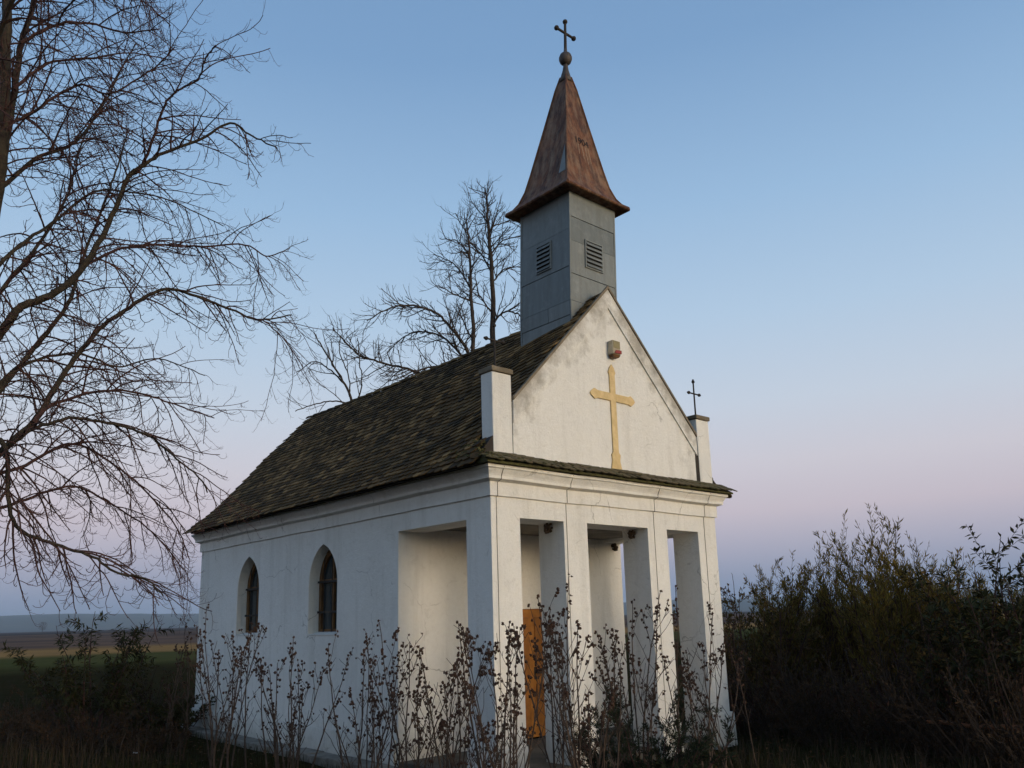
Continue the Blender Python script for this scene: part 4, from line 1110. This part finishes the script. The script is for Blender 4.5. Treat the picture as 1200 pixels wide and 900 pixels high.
LEFT = [
    (118, 17.5, 704, 0.95, 'fern', 1900, 'bush with drooping pinnate leaves rising over the field line at the left'),
    (208, 17.0, 788, 0.85, 'dark', 2600, 'low dark bush by the far back corner of the chapel'),
    (165, 18.0, 765, 0.8, 'brown', 1800, 'brown withered bush between the drooping leaved bush and the dark one'),
    (60, 18.0, 792, 1.0, 'brown', 1800, 'brown withered bush left of the drooping leaved bush'),
    (5, 17.0, 806, 1.0, 'brown', 1800, 'brown withered bush at the left edge of the photo'),
    (185, 14.6, 838, 0.8, 'brown', 2200, 'low dry brown bush at the edge of the dark grass patch'),
    (110, 15.5, 800, 1.1, 'brown', 2600, 'wide brown withered bush in front of the drooping leaved bush')]
for i, (px, d, ty, rad, sty, nl, lab) in enumerate(LEFT):
    bush('wild_bush', lab, ground_at(px, d), max(0.35, at(px, ty, d).z), rad, sty, 170+i, 'wild bushes left of the chapel', nleaf=nl)
bush('juniper', 'dark evergreen juniper at the foot of the third pier', ground_at(752, 8.7), 1.2, 0.62, 'juniper', 200, None, nst=26, nleaf=13000)

# far bare trees on the field edge
for i, (px, d, hh, lab) in enumerate(((51, 1300, 13, 'tiny far tree on the horizon line left of the drooping leaved bush'),)):
    r = random.Random(300+i); b = ground_at(px, d); t = thing('far_tree', lab, 'tree', b)
    tk = MB(); tk.tube([(b.x, b.y, -1), (b.x, b.y, hh*.6)], [.35, .2], 6); cr = MB()
    for k in range(500):
        a = r.uniform(0, 2*pi); zz = r.uniform(.2, 1); q = sqrt(r.random())*hh*.5*sqrt(max(0, sin(pi*min(1, zz*.9))))*r.uniform(.6, 1)
        cr.leaf(Vector((b.x+cos(a)*q, b.y+sin(a)*q, zz*hh)), Vector((r.gauss(0, 1), r.gauss(0, 1), 1)), 1.0, .35, Vector((r.gauss(0, 1), r.gauss(0, 1), 0)))
    tk.build('trunk', M['bark2'], t); cr.build('crown', M['brownleaf'], t)

# ------------------------------------------------------------------ ground cover and small things
def outside(p):
    return not (-0.40 < p.x < W+0.12 and -0.12 < p.y < L+0.1)
gm = MB(); rg = random.Random(77)
def blades(n, px0, px1, d0, d1, h0, h1, w, mb, lean_=.35):
    for _ in range(n):
        d = d0 + (d1-d0)*rg.random()**1.4; p = ground_at(rg.uniform(px0, px1), d)
        if not outside(p): continue
        cl = 0.5+0.5*noise.noise(Vector((p.x*0.9, p.y*0.9, 4.4)))
        hh = rg.uniform(h0, h1)*(0.5+cl); a = rg.uniform(0, 2*pi); q = rg.uniform(.1, lean_)*hh
        z = gz(p.x, p.y); s = Vector((cos(a+1.57), sin(a+1.57), 0))*w*rg.uniform(.7, 1.3)
        tip = Vector((p.x+cos(a)*q, p.y+sin(a)*q, z+hh)); mid = Vector((p.x+cos(a)*q*.35, p.y+sin(a)*q*.35, z+hh*.55))
        b = len(mb.v); mb.v += [(p.x-s.x, p.y-s.y, z-.01), (p.x+s.x, p.y+s.y, z-.01), tuple(mid+s*.7), tuple(mid-s*.7), tuple(tip)]
        mb.f += [(b, b+1, b+2, b+3), (b+3, b+2, b+4)]
blades(26000, -60, 620, 7.5, 20, .06, .16, .005, gm)
blades(26000, 560, 1260, 7.5, 16, .05, .13, .005, gm, .7)
kind(gm.build('grass', M['grass']), 'stuff')
wm = MB()
blades(1600, -60, 225, 13, 24, .15, .50, .006, wm, .6)
blades(1200, 850, 1260, 10.5, 16, .12, .4, .006, wm, .5)
kind(wm.build('dry_weeds', M['weeds']), 'stuff')
fl = MB()
for _ in range(5200):
    d = 7.5 + 12*rg.random()**1.4; p = ground_at(rg.uniform(-60, 1260), d)
    if not outside(p): continue
    p.z = gz(p.x, p.y) + rg.uniform(.015, .06)
    fl.leaf(p, Vector((rg.gauss(0, 1), rg.gauss(0, 1), rg.gauss(0, .25))), rg.uniform(.04, .09), rg.uniform(.025, .05), Vector((rg.gauss(0, .4), rg.gauss(0, .4), 1)))
kind(fl.build('fallen_leaves', M['fallen']), 'stuff')
p0, p1 = at(1086, 846, 12.2), at(1215, 856, 11.4)
pm = MB(); pts = [p0.lerp(p1, i/8) + Vector((0, 0, 0.012*sin(i*1.3))) for i in range(9)]
pm.tube(pts, [0.022+0.012*i/8 for i in range(9)], 8)
tag(pm.build('wooden_pole', M['pole'], smooth=True), 'reddish stripped pole lying across the thicket at the lower right', 'pole')
lp = at(158, 870, 14.0); lm = MB(); lp.z = gz(lp.x, lp.y)+0.06
for i in range(3):
    for j in range(3):
        lm.v.append((lp.x+.035*i+rg.uniform(-.008, .008), lp.y+.03*j, lp.z+rg.uniform(0, .03)))
for i in range(2):
    for j in range(2): a = i*3+j; lm.f.append((a, a+1, a+4, a+3))
lv = len(lm.v); lm.v += [(x, y, z-.003) for x, y, z in lm.v]; lm.f += [tuple(i+lv for i in reversed(f)) for f in lm.f]
tag(lm.build('paper_scrap', M['litter']), 'crumpled white paper scrap lying in the dark grass at the left', 'litter')

# ------------------------------------------------------------------ evening haze over the plain
hz = MB().box(CAM.x-9300, CAM.x+9300, CAM.y-9300, CAM.y+9300, -5, 135)
hm = bpy.data.materials.new('haze'); hm.use_nodes = True; hn = hm.node_tree.nodes; hn.clear()
ho = hn.new('ShaderNodeOutputMaterial'); pv_ = hn.new('ShaderNodeVolumePrincipled')
pv_.inputs['Color'].default_value = (0.62, 0.79, 1.0, 1); pv_.inputs['Density'].default_value = 1.6e-4; pv_.inputs['Anisotropy'].default_value = 0.0
hm.node_tree.links.new(pv_.outputs[0], ho.inputs['Volume'])
kind(hz.build('haze', hm), 'stuff')
